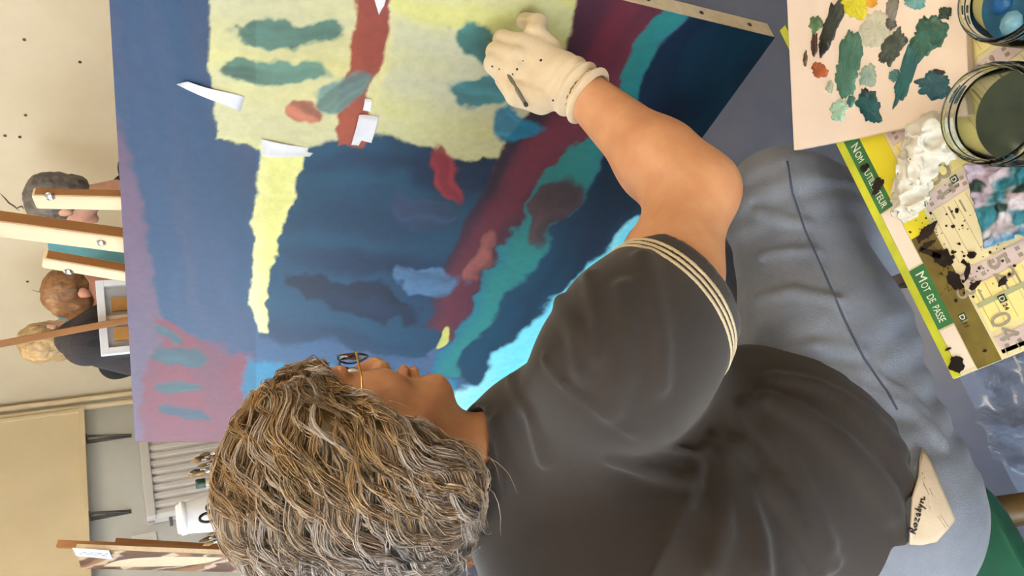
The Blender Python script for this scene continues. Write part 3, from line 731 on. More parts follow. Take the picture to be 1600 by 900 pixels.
# crumpled tissue
tA = PZ(1420, 320, ZT + .02); tB = PZ(1452, 205, ZT + .02); tC = PZ(1478, 230, ZT + .015)
def tissue(p):
    d = smin(seg(p, tA, tB, .013, .016), seg(p, tB, tC, .016, .012), .02)
    d = smin(d, seg(p, PZ(1412, 330, ZT + .006), PZ(1432, 262, ZT + .02), .008, .014), .015)
    n1 = np.abs(vn3(p, 70) - .5) * 2; n2 = np.abs(vn3(p + 5.2, 150) - .5) * 2
    d = d + .024 * n1 + .012 * n2 - .006
    return smax(d, (ZT + .0015) - p[:, 2], .002)
lo = np.min([tA, tB, tC], 0) - .045; hi = np.max([tA, tB, tC], 0) + .045
o = sdf_obj('crumpled_tissue', tissue, lo, hi, .0015, mat('tissue', (214, 208, 194), (196, 190, 172), scale=40, rough=.9, sss=.1), None, 1)
tag(o, 'crumpled white paper tissue lying on the planner beside the glass jar', 'tissue')
# painted rag
rc_ = [PZ(1506, 262, ZT + .004), PZ(1522, 352, ZT + .004), PZ(1568, 408, ZT + .004), PZ(1640, 380, ZT + .004), PZ(1640, 262, ZT + .004)]
rA, rB, rC, rD = PZ(1512, 258, ZT + .003), PZ(1548, 392, ZT + .003), PZ(1650, 350, ZT + .003), PZ(1640, 232, ZT + .003)
def ragf(u, v):
    u_, v_ = u[:, None], v[:, None]
    p = (rA * (1 - u_) + rB * u_) * (1 - v_) + (rD * (1 - u_) + rC * u_) * v_
    e_ = (fbm(u * 5, v * 4) - .45) * .02; p = p + TX * e_[:, None] * (np.abs(u_ - .5) * 2) + TZ * (.004 + .016 * np.clip(fbm(u * 4 + 9, v * 6) - .3, 0, 1))[:, None]
    return p
me, U2, V2 = grid_mesh(ragf, 60, 50, .0012)
base = np.zeros((len(U2), 3)); n1 = fbm(U2 * 3 + 3, V2 * 1.5, 4); n2 = fbm(U2 * 3.4 + 30, V2 * 1.4 + 8, 4); n3 = fbm(U2 * 3 + 60, V2 * 2 + 8, 4)
base[:] = lin((206, 196, 204))
def mixc(b, k, c): k = np.clip(k, 0, 1)[:, None]; return b * (1 - k) + lin(c) * k
base = mixc(base, (n1 - .46) * 9, (176, 160, 178)); base = mixc(base, (n2 - .5) * 12, (40, 112, 124)); base = mixc(base, (n3 - .58) * 9, (186, 108, 80)); base = mixc(base, (fbm(U2 * 7, V2 * 3 + 80) - .6) * 14, (30, 52, 44)); base = mixc(base, (U2 - .82) * 6, (70, 134, 170))
vcolor(me, np.concatenate([base, base]))
tag(link('paint_rag', me, mat('rag_cloth', None, (220, 220, 220), scale=60, rough=.8, bump=.2, bscale=200, vcol=True), None, True), 'paint smeared multicoloured rag on the planner below the water jar', 'rag')
# ------------------------------------------------------------------ the painter
Z3 = np.array([0, 0, 1.])
BF = unit([0.91, 0.41, 0]); BR = np.array([BF[1], -BF[0], 0])          # the way she faces, her right
PEL = np.array([-0.325, 0.737, H - 0.83])                              # pelvis
def bq(f, r, u): return PEL + BF * f + BR * r + Z3 * u
FRB = np.stack([BF, BR, Z3])
NECK = np.array([-0.205, 0.845, H - 0.405])
SHR = P(965, 590, 0.82); SHL = NECK - BR * 0.165 + Z3 * -0.045
ELB = P(1082, 300, 0.93); WRI = P(912, 146, 1.045)
HPR = bq(0.0, 0.085, 0.0); HPL = bq(0.0, -0.085, 0.0)
KNR = P(1222, 322, 1.085); KNL = bq(0.44, -0.13, -0.015)
ANR = np.array([KNR[0] - BF[0] * .06, KNR[1] - BF[1] * .06, 0.10]); ANL = PZ(1350, 400, 0.10)
# head frame
HF = unit(np.array([0.93, 0.36, 0]) * math.cos(.17) - Z3 * math.sin(.17)); HR = unit(np.cross(HF, Z3)); HU = np.cross(HR, HF)
EYE = P(541, 588, 0.885); HO = EYE - HF * 0.086
FRH = np.stack([HF, HR, HU])
def hq(f, r, u): return HO + HF * f + HR * r + HU * u
def head(p):
    q = (p - HO) @ FRH.T; q = q.copy(); q[:, 1] = np.abs(q[:, 1])            # symmetric
    d = ell(q, (-.012, 0, .035), (.097, .076, .088))
    d = smin(d, ell(q, (.030, 0, -.040), (.058, .060, .072)), .03)           # face
    d = smin(d, ell(q, (.052, .040, -.030), (.030, .026, .028)), .02)        # cheek
    d = smin(d, seg(q, (.0, .056, -.055), (.062, .018, -.104), .018, .016), .025)   # jaw
    d = smin(d, ell(q, (.074, 0, -.104), (.018, .022, .017)), .018)          # chin
    d = smin(d, seg(q, (.03, 0, -.085), (-.005, 0, -.112), .035, .035), .03)  # soft underchin
    d = smin(d, seg(q, (.080, .008, .022), (.076, .045, .016), .010, .008), .012)   # brow
    d = smax(d, -ell(q, (.096, .032, .000), (.018, .020, .012)), .012)       # socket
    d = smin(d, ell(q, (.070, .032, -.001), (.0135, .0135, .0125)), .004)      # eye under lid
    d = smin(d, seg(q, (.082, 0, .004), (.100, 0, -.034), .007, .0110), .010)  # nose
    d = smin(d, ell(q, (.091, .012, -.040), (.012, .009, .009)), .006)       # nostril wing
    d = smin(d, ell(q, (.088, 0, -.066), (.013, .024, .0065)), .005)         # lips
    d = smin(d, ell(q, (.087, 0, -.078), (.013, .021, .0075)), .005)
    d = smax(d, -ell(q, (.106, 0, -.072), (.013, .022, .0022)), .003)
    d = smin(d, ell(q, (-.004, .079, -.008), (.020, .010, .031)), .008)      # ear
    return d
FING = {  # right hand: knuckle chains in picture points and depth
 'index': ([(845, 118, 1.072), (806, 112, 1.064), (773, 100, 1.082), (784, 116, 1.108)], (.015, .0125, .0115, .0095)),
 'middle': ([(845, 104, 1.074), (806, 90, 1.068), (776, 82, 1.090), (790, 94, 1.116)], (.015, .013, .0115, .0095)),
 'ring': ([(850, 90, 1.078), (815, 70, 1.077), (786, 63, 1.100), (800, 76, 1.122)], (.015, .0125, .011, .009)),
 'little': ([(860, 80, 1.080), (836, 54, 1.085), (840, 37, 1.102), (820, 33, 1.124)], (.0145, .012, .010, .009)),
 'thumb': ([(880, 140, 1.058), (846, 156, 1.050), (808, 148, 1.054), (788, 124, 1.072)], (.018, .016, .0125, .010))}
def hand_r(p, o=0.0):
    d = None
    pal_ = [(P(895, 135, 1.052), P(842, 112, 1.072), .026, .024), (P(890, 125, 1.055), P(835, 84, 1.076), .024, .020), (P(885, 140, 1.055), P(838, 135, 1.064), .024, .020)]
    for a, b, r1, r2 in pal_:
        e_ = seg(p, a, b, r1, r2); d = e_ if d is None else smin(d, e_, .012)
    for k_, (pts, rad) in FING.items():
        d = smin(d, chain(p, [P(*c) for c in pts], rad, .004), .0065)
    return d - o
LW = bq(0.30, -0.17, 0.135)
def hand_l(p):
    d = seg(p, LW, bq(.37, -.14, .122), .024, .022)
    for i in range(4):
        b0 = bq(.385, -.165 + i * .021, .118); b1 = bq(.425, -.165 + i * .024, .114); b2 = bq(.452 - .008 * abs(i - 1.5), -.165 + i * .025, .098)
        d = smin(d, chain(p, [bq(.36, -.15 + i * .008, .12), b0, b1, b2], (.014, .0105, .0095, .008), .004), .006)
    return smin(d, chain(p, [bq(.32, -.13, .12), bq(.35, -.095, .112), bq(.385, -.085, .10)], (.014, .011, .009), .004), .008)
def torso(p, g=0.0):
    q = (p - PEL) @ FRB.T; s = q / np.array([1, 1.32, 1])
    d = chain(s, [(-.01, 0, -.01), (.03, -.01, .16), (.115, -.035, .335)], (.118 + g, .110 + g, .092 + g), .06)
    d = smin(d, ell(q, (.085, 0, .085), (.125 + g, .165 + g, .125 + g)), .06)
    for r in (-1, 1): d = smin(d, ell(q, (.175, -.03 + r * .075, .245), (.075 + g, .075 + g, .075 + g)), .05)
    d = smin(d, seg(p, SHL, NECK - Z3 * .045, .058 + g, .062 + g), .05)
    d = smin(d, seg(p, NECK - Z3 * .045, SHR, .062 + g, .064 + g), .05)
    return d
def arm_r(p): 
    mid = SHR * .5 + ELB * .5 + np.array([0.0, -.004, -.012])
    d = chain(p, [SHR, mid, ELB], (.060, .056, .047), .03)
    d = smin(d, ell(p, ELB + unit(ELB - (SHR + WRI) / 2) * .020, (.030, .030, .030)), .03)
    m1 = ELB * .72 + WRI * .28
    return smin(d, chain(p, [ELB, m1, WRI], (.046, .048, .031), .03), .03)
def arm_l(p):
    el = bq(.10, -.275, .15)
    return smin(chain(p, [SHL, el], (.056, .044), .03), chain(p, [el, el * .65 + LW * .35, LW], (.043, .042, .028), .03), .02)
def legs(p, g=0.0):
    d = None
    for hp, kn, an in ((HPR, KNR, ANR), (HPL, KNL, ANL)):
        e_ = chain(p, [hp, hp * .5 + kn * .5, kn], (.098 + g, .090 + g, .066 + g), .04)
        e_ = smin(e_, chain(p, [kn, kn * .7 + an * .3 - BF * .02, an], (.062 + g, .060 + g, .042 + g), .04), .03)
        d = e_ if d is None else smin(d, e_, .03)
    q = (p - PEL) @ FRB.T
    return smin(d, ell(q, (-.03, 0, .02), (.135 + g, .185 + g, .125 + g)), .06)
def near(p, c, R, f):
    "evaluate f only near c; far away the distance to the ball is enough"
    r_ = np.linalg.norm(p - c, axis=1) - R; d = r_ + .03; m_ = r_ < 0
    if m_.any(): d[m_] = f(p[m_])
    return d
def skin(p):
    d = near(p, HO - HU * .02, .22, head)
    d = smin(d, seg(p, hq(-.020, 0, -.075), NECK - Z3 * .02, .052, .058), .03)
    d = smin(d, smin(torso(p, -.03), legs(p, -.03), .03), .03)
    d = smin(d, arm_l(p), .03); d = smin(d, near(p, bq(.37, -.14, .12), .13, hand_l), .012)
    d = smin(d, arm_r(p), .025)
    return smin(d, near(p, P(850, 100, 1.07), .14, lambda s_: hand_r(s_, .0015)), .012)
m_skin = mat('warm_skin', (204, 148, 104), (190, 128, 88), scale=28, rough=0.5, bump=.05, bscale=400, sss=.12)
allp = np.array([HO, NECK, SHR, SHL, ELB, WRI, HPR, HPL, KNR, KNL, ANR, ANL, P(822, 33, 1.12), HO + HU * .14])
lo = allp.min(0) - .17; hi = allp.max(0) + .14; lo[2] = 0.05
body = sdf_obj('person', skin, lo, hi, .0045, m_skin, None, 1)
tag(body, 'seated painter with wavy grey hair, dark polo shirt, jeans and white glove painting', 'person')
# lips, eyes
m_lip = mat('lip_skin', (186, 104, 90), (172, 92, 80), scale=60, rough=.4)
sdf_obj('lips', lambda p: smax(np.minimum(ell((p - HO) @ FRH.T, (.088, 0, -.066), (.0133, .0222, .0060)), ell((p - HO) @ FRH.T, (.0872, 0, -.078), (.0133, .0202, .0068))), -ell((p - HO) @ FRH.T, (.107, 0, -.072), (.013, .022, .0014)), .002), hq(.09, 0, -.072) - .035, hq(.09, 0, -.072) + .035, .0016, m_lip, body)
for r in (-1, 1):
    c = hq(.0735, .032 * r, .000)
    MB().lathe(c, [(.0115 * math.cos(a), .0115 * math.sin(a)) for a in np.linspace(-1.2, 1.57, 9)], 18, HF).build('eye', mat('eye_white', (232, 226, 220), rough=.2), body, True)
    MB().lathe(c + HF * .0095, [(0, .0027), (.004, .0022), (.0055, .001)], 14, HF).build('iris', mat('iris_grey', (78, 92, 96), rough=.2), body, True)

# ---- jeans
def jeans_base(p):
    d = legs(p, .012)
    q = (p - PEL) @ FRB.T
    n = vn3(p, 14); d = d - .006 * (n - .5)
    for kn, hp, an in ((KNR, HPR, ANR), (KNL, HPL, ANL)):     # creases behind the knee and at the groin
        a = unit(kn - hp); t_ = (p - hp) @ a; L_ = np.linalg.norm(kn - hp)
        k = np.exp(-((t_ - L_ * .98) / .05) ** 2) + .8 * np.exp(-((t_ - .08) / .09) ** 2)
        d = d - .0018 * k * np.sin(t_ * 150 + 9 * vn3(p, 9))
        a2 = unit(an - kn); t2 = (p - kn) @ a2
        d = d - .003 * np.exp(-((t2 - .34) / .07) ** 2) * np.sin(t2 * 160 + 7 * vn3(p, 9))
    d = smax(d, .085 - p[:, 2], .004)                        # hem
    return d
def ridges(p, d, RL, kk, sink):
    for pts, r in RL:
        if len(pts) < 2: continue
        a_ = np.array(pts); m_ = ((p > a_.min(0) - .025) & (p < a_.max(0) + .025)).all(1)
        if not m_.any(): continue
        pm = p[m_]; e_ = np.minimum.reduce([seg(pm, pts[i], pts[i + 1], r, r) for i in range(len(pts) - 1)])
        d[m_] = smin(d[m_], e_ + r * sink, max(r * kk, .005))
    return d
def ridge(f, pix, r=.004, off=0.0):
    pts = [hit(f, x, y) for x, y in pix]; pts = [p_ for p_ in pts if p_ is not None]
    return pts, r
JR = [ridge(jeans_base, c, r) for c, r in (([(1228, 250), (1238, 300), (1258, 360), (1290, 430), (1320, 500), (1350, 560), (1385, 610), (1402, 640)], .0022), ([(1185, 330), (1230, 345), (1262, 350)], .006), ([(1180, 470), (1240, 455), (1310, 470)], .006), ([(1200, 560), (1270, 540), (1345, 550)], .007), ([(1290, 575), (1370, 590), (1440, 640)], .006), ([(1330, 600), (1420, 640), (1470, 690)], .007), ([(1190, 400), (1240, 390), (1280, 395)], .005))]
def jeans(p):
    d = jeans_base(p)
    return ridges(p, d, JR, 1.4, 0)
m_jeans = mat('grey_blue_denim', (126, 129, 138), (106, 110, 120), scale=18, rough=.85, bump=.25, bscale=500, sheen=.15)
allj = np.array([HPR, HPL, KNR, KNL, ANR, ANL])
lo = allj.min(0) - .2; hi = allj.max(0) + .17; lo[2] = .05
jn = sdf_obj('jeans', jeans, lo, hi, .005, m_jeans, body, 2)
sp_ = np.array([(1230, 252), (1238, 300), (1258, 360), (1290, 430), (1320, 500), (1350, 560), (1385, 610), (1402, 640)], float)
pts = [hit(jeans, np.interp(t_, range(8), sp_[:, 0]), np.interp(t_, range(8), sp_[:, 1])) for t_ in np.linspace(0, 7, 36)]
MB().tube([p_ + grad(jeans, p_) * .0004 for p_ in pts if p_ is not None], .0013, 6).build('seam', mat('denim_seam', (70, 78, 98), rough=.9), jn, True)
p_ = hit(jeans, 1155, 277)
if p_ is not None: MB().lathe(p_, [(0, .0012), (.0028, .001), (.0036, -.001)], 9, grad(jeans, p_)).build('paint_spot', mat('dark_spot', (40, 44, 56), rough=.8), jn)
# ---- shoes
m_shoe = mat('brown_leather', (74, 52, 40), (54, 38, 30), scale=30, rough=.5); m_sole = mat('dark_sole', (40, 34, 30), rough=.8)
for an in (ANR, ANL):
    an0 = an.copy()
    def shoe(p, an0=an0):
        q = (p - np.array([an0[0], an0[1], 0])) @ FRB.T
        d = smin(seg(q, (-.03, 0, .048), (.05, 0, .048), .042, .042), seg(q, (.05, 0, .044), (.145, 0, .036), .042, .034), .03)
        d = smin(d, seg(q, (-.01, 0, .05), (0, 0, .105), .044, .046), .02)
        return smax(d, .022 - q[:, 2], .003)
    c = np.array([an0[0], an0[1], 0])
    so = sdf_obj('shoe', shoe, c - .2 + [0, 0, .2], c + .22, .005, m_shoe, body)
    def sole(p, an0=an0):
        q = (p - np.array([an0[0], an0[1], 0])) @ FRB.T; s = q * [1, 1, 0]
        d = smin(seg(s, (-.035, 0, 0), (.05, 0, 0), .041, .042), seg(s, (.05, 0, 0), (.146, 0, 0), .043, .037), .03)
        return smax(d, np.abs(q[:, 2] - .0125) - .0115, .004)
    sdf_obj('sole', sole, c - .2 + [0, 0, .19], c + [.22, .22, .06], .004, m_sole, so)

# ---- polo shirt
CUF = P(1072, 455, 0.865); SAX = unit(ELB - SHR); CAX = unit(P(1100, 428, .875) - P(1005, 545, .82) )
CUFN = unit(np.cross(P(1150, 540, .87) - P(985, 360, .90), unit(np.cross(SAX, P(1150, 540, .87) - P(985, 360, .90)))))
CUFN = CUFN if CUFN @ SAX > 0 else -CUFN
CUFC = P(1060, 447, .878)
CUFR = .078
def sleeve_axis(p): return (p - CUFC) @ CUFN
def shirt_base(p):
    d = torso(p, .016)
    q = (p - PEL) @ FRB.T
    sl = chain(p, [SHR + BF * .012, P(1000, 530, .845), CUFC + CUFN * .02], (.082, .087, CUFR * .985), .04)
    sl = smax(sl, sleeve_axis(p), .004)
    d = smin(d, sl, .030)
    d = smin(d, seg(p, NECK - BF * .06 + Z3 * .0, NECK - BF * .15 - Z3 * .06, .072, .10), .04)
    d = smin(d, ell(q, (-.04, -.035, .295), (.165, .20, .175)), .05)
    d2 = chain(p, [SHL, bq(.09, -.275, .22)], (.07, .07), .03); d2 = smax(d2, (p - bq(.09, -.275, .20)) @ unit(bq(.10, -.275, .15) - SHL), .004)
    d = smin(d, d2, .04)
    d = smin(d, seg(p, NECK - Z3 * .03 - BF * .01, NECK + Z3 * .03 + BF * .0, .066, .060), .02)      # collar stand
    # hanging lower part
    s = q / np.array([1, 1.3, 1])
    skirt = chain(s, [(-.035, 0, -.005), (.035, 0, .10)], (.140, .142), .04)
    d = smin(d, skirt, .04)
    d = smax(d, -.03 - .25 * np.clip(q[:, 0] - .05, -.2, 1) - q[:, 2] - .02 * np.sin(q[:, 1] * 14), .006)       # hem
    d = smax(d, -seg(p, NECK - Z3 * .01, HO - HU * .03, .055, .075), .004)                                         # neck opening
    ain = chain(p, [SHR * .35 + ELB * .65 - CUFN * .02, ELB], (CUFR * .86, CUFR * .86), .02)
    d = smax(d, -smax(seg(p, CUFC - CUFN * .05, CUFC + CUFN * .06, CUFR * .80, CUFR * .93), -(sleeve_axis(p) + .05), .004), .003)
    n = vn3(p, 9); d = d - .008 * (n - .5)
    return d
SRDG = [  # picture lines of seams and folds, half thickness
 ([(838, 525), (850, 560), (880, 600), (935, 640), (985, 675), (1050, 700), (1100, 712)], .0035),
 ([(965, 385), (975, 450), (982, 520), (972, 590), (955, 640)], .008),
 ([(1005, 400), (1022, 470), (1032, 540), (1030, 600)], .008),
 ([(1100, 705), (1075, 790), (1045, 850), (1020, 900)], .005),
 ([(1165, 640), (1205, 690), (1250, 760), (1290, 850)], .009), ([(1200, 625), (1260, 660), (1330, 720), (1390, 800)], .009), ([(1120, 690), (1135, 760), (1130, 830), (1110, 890)], .008), ([(1240, 640), (1320, 690), (1390, 770), (1410, 840)], .007), ([(960, 720), (1040, 745), (1085, 760)], .006), ([(1190, 760), (1250, 830), (1280, 890)], .008), ([(1330, 640), (1390, 700), (1420, 760)], .007),
 ([(1210, 592), (1280, 605), (1360, 650), (1405, 700)], .008), ([(1140, 720), (1165, 780), (1185, 840), (1190, 890)], .009),
 ([(1150, 700), (1230, 780), (1300, 880)], .008), ([(772, 660), (785, 700), (795, 760)], .006), ([(800, 590), (830, 650), (850, 720)], .006), ([(875, 470), (900, 520), (910, 580)], .007), ([(920, 430), (935, 500), (935, 560)], .006)]
SR2 = [ridge(shirt_base, c, r) for c, r in SRDG]
def shirt(p):
    d = shirt_base(p)
    d = ridges(p, d, SR2, 2.0, .25)
    return smax(d, -smax(seg(p, CUFC - CUFN * .05, CUFC + CUFN * .06, CUFR * .80, CUFR * .93), -(sleeve_axis(p) + .05), .004), .003)
m_shirt = mat('charcoal_brown_jersey', (50, 41, 34), (41, 33, 27), scale=10, rough=.92, bump=.1, bscale=500, sheen=.15)
alls = np.array([NECK, SHL, SHR, CUFC, PEL, bq(.25, 0, .2), bq(-.15, 0, 0)])
sh_o = sdf_obj('polo_shirt', shirt, alls.min(0) - [.22, .22, .14], alls.max(0) + [.2, .2, .14], .005, m_shirt, body, 2)
m_stripe = mat('cream_stripe', (206, 188, 152), (190, 172, 138), scale=80, rough=.9)
for k in range(3):
    c0 = -.021 - .0078 * k
    def f_(p, c0=c0):
        ax_ = np.abs(sleeve_axis(p) - c0) - .0022; d = np.maximum(ax_, .004); m_ = ax_ < .012
        if m_.any():
            g_ = shirt(p[m_]); d[m_] = smax(smax(smax(g_ - .0014, -(g_ + .004), .0005), ax_[m_], .0006), np.linalg.norm(p[m_] - CUFC - sleeve_axis(p[m_])[:, None] * CUFN, axis=1) - CUFR - .03, .001)
        return d
    sdf_obj('sleeve_stripe', f_, CUFC - CUFR - .04, CUFC + CUFR + .04, .0022, m_stripe, sh_o, 1)
# collar
def colf(u, v):
    a = (.16 + 1.68 * u) * math.pi; rr = .060 + .030 * v; fr = np.cos(a)
    z = .034 - .046 * v - .020 * np.clip(fr, 0, 1) * (1 + v) + .012 * np.sin(math.pi * v)
    return NECK + BF[None] * ((rr + .018 * np.clip(fr, 0, 1)) * fr)[:, None] + BR[None] * (rr * np.sin(a))[:, None] + Z3[None] * z[:, None]
me, _, _ = grid_mesh(colf, 48, 10, .0028); link('collar', me, m_shirt, sh_o, True)
# cream cloth with handwriting at the hem
both = lambda p: np.minimum(jeans(p), shirt(p))
m_cloth = mat('cream_cotton', (204, 184, 158), (188, 168, 142), scale=30, rough=.9, bump=.15, bscale=300)
pol = [(1440, 700), (1452, 718), (1466, 752), (1480, 785), (1492, 812), (1478, 828), (1462, 846), (1438, 851), (1420, 850), (1422, 815), (1424, 778), (1434, 745), (1436, 718)]
cen = (1450, 790); V_ = []; F_ = []
rings = 6; npol = len(pol)
for i in range(rings + 1):
    for x, y in pol:
        X_ = cen[0] + (x - cen[0]) * i / rings; Y_ = cen[1] + (y - cen[1]) * i / rings
        h_ = hit(both, X_, Y_, off=.004)
        if h_ is None: h_ = P(X_, Y_, .93)
        V_.append(h_)
for i in range(rings):
    for j in range(npol): F_.append((i * npol + j, i * npol + (j + 1) % npol, (i + 1) * npol + (j + 1) % npol, (i + 1) * npol + j))
mbx = MB().add(V_, F_); ct = mbx.build('cloth_tag', m_cloth, body, True)
md = ct.modifiers.new('thickness', 'SOLIDIFY'); md.thickness = .002
ct['label'] = 'cream cotton tag with black handwriting'
CT = [hit(both, x, y, off=.0062) for x, y in ((1424, 838), (1448, 778), (1434, 812))]
# handwriting: strokes drawn in a small frame that runs along the tag
ho = P(1429, 838, 1); 
def hw(a, b):    # a along the word 0..1, b letter height
    x = 1431 + 15 * a + 10 * b; y = 838 - 58 * a + 4 * b - 3
    x = 1430 + a * 16 - b * 11; y = 834 - a * 56 - b * 4
    h_ = hit(both, x, y, off=.0058); return h_
WORD = [[(0, 0), (.02, 1)], [(.02, 1), (.1, .9), (.09, .55), (.02, .5), (.13, 0)], [(.2, .1), (.17, .35), (.22, .55), (.27, .35), (.25, .1), (.2, .1)], [(.32, .55), (.41, .55), (.32, .05), (.43, .05)], [(.47, .3), (.54, .38), (.52, .55), (.47, .4), (.49, .1), (.56, .1)], [(.6, .1), (.63, 1.0), (.66, .1)], [(.7, .55), (.74, .15), (.79, .55)], [(.79, .55), (.72, -.45)], [(.85, .05), (.86, .55)], [(.86, .4), (.93, .55), (.95, .05), (1.02, .2)]]
mbx = MB()
for stroke in WORD:
    pts = [hw(*s_) for s_ in stroke]
    pts = [p_ for p_ in pts if p_ is not None]
    if len(pts) > 1: mbx.tube(pts, .0011, 6)
hwo = mbx.build('handwriting', m_ink, ct, True)
mbx = MB()
for l_ in (((1437, 742), (1452, 775), (1466, 808), (1478, 826)), ((1440, 738), (1456, 772), (1470, 806), (1482, 824))):
    mbx.tube([hit(both, x, y, off=.0056) for x, y in l_], .0006, 5)
mbx.build('stitching', mat('tan_thread', (150, 130, 108), rough=.9), ct, True)
# ---- glove
def glove(p):
    d = hand_r(p, .0035)
    ax_ = unit(P(842, 100, 1.074) - WRI); t_ = (p - WRI) @ ax_
    cuff = seg(p, WRI - ax_ * .012, P(880, 126, 1.058), .039, .036)
    cuff = cuff - .0035 * np.sin((t_ + .012) * 330) * np.exp(-((t_ - .0) / .035) ** 2)
    d = smin(d, cuff, .012)
    d = smax(d, -(t_ + .014), .004)
    d = smax(d, -smax(seg(p, WRI - ax_ * .05, WRI + ax_ * .02, .034, .033), t_ - .012, .003), .003)
    return d - .0012 * (vn3(p, 60) - .5)
m_glove = mat('white_cotton_glove', (226, 204, 170), (214, 192, 158), scale=30, rough=.92, bump=.2, bscale=700, sheen=.2)
gl = sdf_obj('glove', glove, P(850, 100, 1.07) - .13, P(850, 100, 1.07) + .13, .0022, m_glove, body, 2)
for x, y, r in ((845, 94, .0022), (817, 95, .001), (808, 108, .0018), (801, 116, .0014), (864, 157, .0016), (769, 104, .0016), (780, 108, .0012)):
    h_ = hit(glove, x, y)
    if h_ is not None: MB().lathe(h_, [(0, .0008), (r * .8, .0006), (r, -.0006)], 8, grad(glove, h_)).build('paint_spot', mat('dark_spot', (40, 44, 56)), gl)
# ---- brush held in the glove
b0 = P(822, 164, 1.022); b1 = P(796, 120, 1.053); bd = unit(b1 - b0)
tip = b0 + bd * .15
bro = empty('paint_brush', tip, 'thin steel grey paint brush held in the white glove', 'brush')
MB().tube([b0 + bd * .002, b0 + bd * .03, b0 + bd * .10], [.0024, .0030, .0026], 12).build('handle', mat('brush_handle', (120, 112, 104), (96, 90, 84), scale=40, rough=.35, metal=.4), bro, True)
MB().lathe(b0, [(0, -.003), (.0024, -.002), (.0032, .0005), (.0026, .004)], 12, bd).build('end_cap', mat('brush_end', (58, 48, 44), rough=.4), bro, True)
MB().tube([b0 + bd * .10, b0 + bd * .122], [.0027, .0024], 12).build('ferrule', m_bolt, bro, True)
MB().tube([b0 + bd * .122, b0 + bd * .135, tip], [.0023, .0026, .0003], 10).build('bristles', mat('bristle', (120, 110, 60), rough=.9), bro, True)

# ---- hair
def hairvol(p):
    q = (p - HO) @ FRH.T; r = np.abs(q[:, 1]); qq = np.stack([q[:, 0], r, q[:, 2]], -1)
    d = ell(qq, (-.028, 0, .034), (.122, .098, .098))
    d = smin(d, ell(qq, (-.070, .0, -.040), (.085, .100, .095)), .05)
    d = smin(d, ell(qq, (-.020, .068, -.030), (.048, .034, .085)), .03)
    d = smin(d, ell(qq, (-.045, .05, -.085), (.045, .048, .040)), .03)
    lim = .040 + .62 * np.minimum(q[:, 2], .03) + np.clip((q[:, 2] - .022) / .02, 0, 1) * .05
    d = smax(d, q[:, 0] - lim, .012)
    d = d - .012 * (vn3(p, 22) - .5)
    return d
m_hair = mat('grey_hair', None, (205, 198, 190), scale=40, rough=.38, spec=.6, vcol=True)
hv, hqd = sdf_mesh(lambda p: hairvol(p) + .006, HO - .24, HO + .24, .004, 1)
def haircol(p, rnd):
    q = (p - HO) @ FRH.T
    back = np.clip((-q[:, 0] + .01) / .10, 0, 1); low = np.clip((-q[:, 2] - .06) / .05, 0, 1)
    c = lin((190, 154, 106)) * (1 - back)[:, None] + lin((188, 178, 170)) * back[:, None]
    c = c * (1 - low[:, None] * .6) + lin((92, 70, 54)) * (low[:, None] * .6)
    k = rnd[:, None]
    c = np.where(k < .22, c * .5, np.where(k > .70, c * .45 + lin((222, 216, 212)) * .55, c))
    return c
me = bpy.data.meshes.new('hair'); me.from_pydata(hv.tolist(), [], hqd.tolist()); me.update()
vcolor(me, haircol(hv, np.full(len(hv), .1)))
ho_ = link('hair', me, m_hair, body, True)
NG, NC, NK = 640, 17, 15; NS = NG * NC
qv = (hv - HO) @ FRH.T
ws = np.where(qv[:, 0] < .12, 1.0, 0); ws[qv[:, 0] > .05] *= 1.8; ws[qv[:, 2] < -.11] *= .25
p0 = hv[RNG.choice(len(hv), NG, p=ws / ws.sum())]
lev = RNG.uniform(.000, .009, NG); ph = vn3(p0, 12) * 14 + RNG.normal(0, .35, NG); step = RNG.uniform(.0065, .0115, NG)
grnd = np.clip(vn3(p0, 45) * 1.5 - .25 + RNG.normal(0, .25, NG), 0, 1)
cur = p0.copy(); PG = [cur.copy()]
for k in range(NK - 1):
    q = (cur - HO) @ FRH.T
    up = np.clip(q[:, 2] / .1, -1, 1); low = np.clip(-q[:, 2] / .08, 0, 1)
    tdir = HF * (-1.0 + .35 * low)[:, None] + HU * (-.55 + .35 * np.clip(up, 0, 1) - .25 * low)[:, None] + HR * (np.sign(q[:, 1]) * np.clip(up, 0, 1) * .35)[:, None]
    tdir = tdir + HU * (-.25 * np.clip(q[:, 0] / .08, 0, 1))[:, None]
    g = np.stack([hairvol(cur + np.eye(3)[d] * .006) - hairvol(cur - np.eye(3)[d] * .006) for d in range(3)], -1); g /= np.linalg.norm(g, axis=1, keepdims=True) + 1e-9
    t = tdir - g * (tdir * g).sum(1, keepdims=True); t /= np.linalg.norm(t, axis=1, keepdims=True) + 1e-9
    b = np.cross(g, t); wv = .75 * np.sin(ph + k * .62)
    t = t + b * wv[:, None]; t /= np.linalg.norm(t, axis=1, keepdims=True)
    cur = cur + t * step[:, None]
    dd = hairvol(cur); target = lev * (.3 + .9 * k / NK) + .004 * np.sin(ph + k * .62 + 1.2) + .006 * np.clip(k / NK - .75, 0, 1)
    cur = cur - g * (dd - target)[:, None] * .8
    PG.append(cur.copy())
PG = np.stack(PG, 1)
tg_ = np.gradient(PG, axis=1); tg_ /= np.linalg.norm(tg_, axis=2, keepdims=True) + 1e-9
gx = np.cross(tg_, np.array([.31, .52, .79])); gx /= np.linalg.norm(gx, axis=2, keepdims=True) + 1e-9; gy = np.cross(tg_, gx)
aa = RNG.uniform(0, 6.28, (NG, NC)); rr_ = .0095 * np.sqrt(RNG.random((NG, NC)))
prof = np.linspace(1.0, .35, NK)
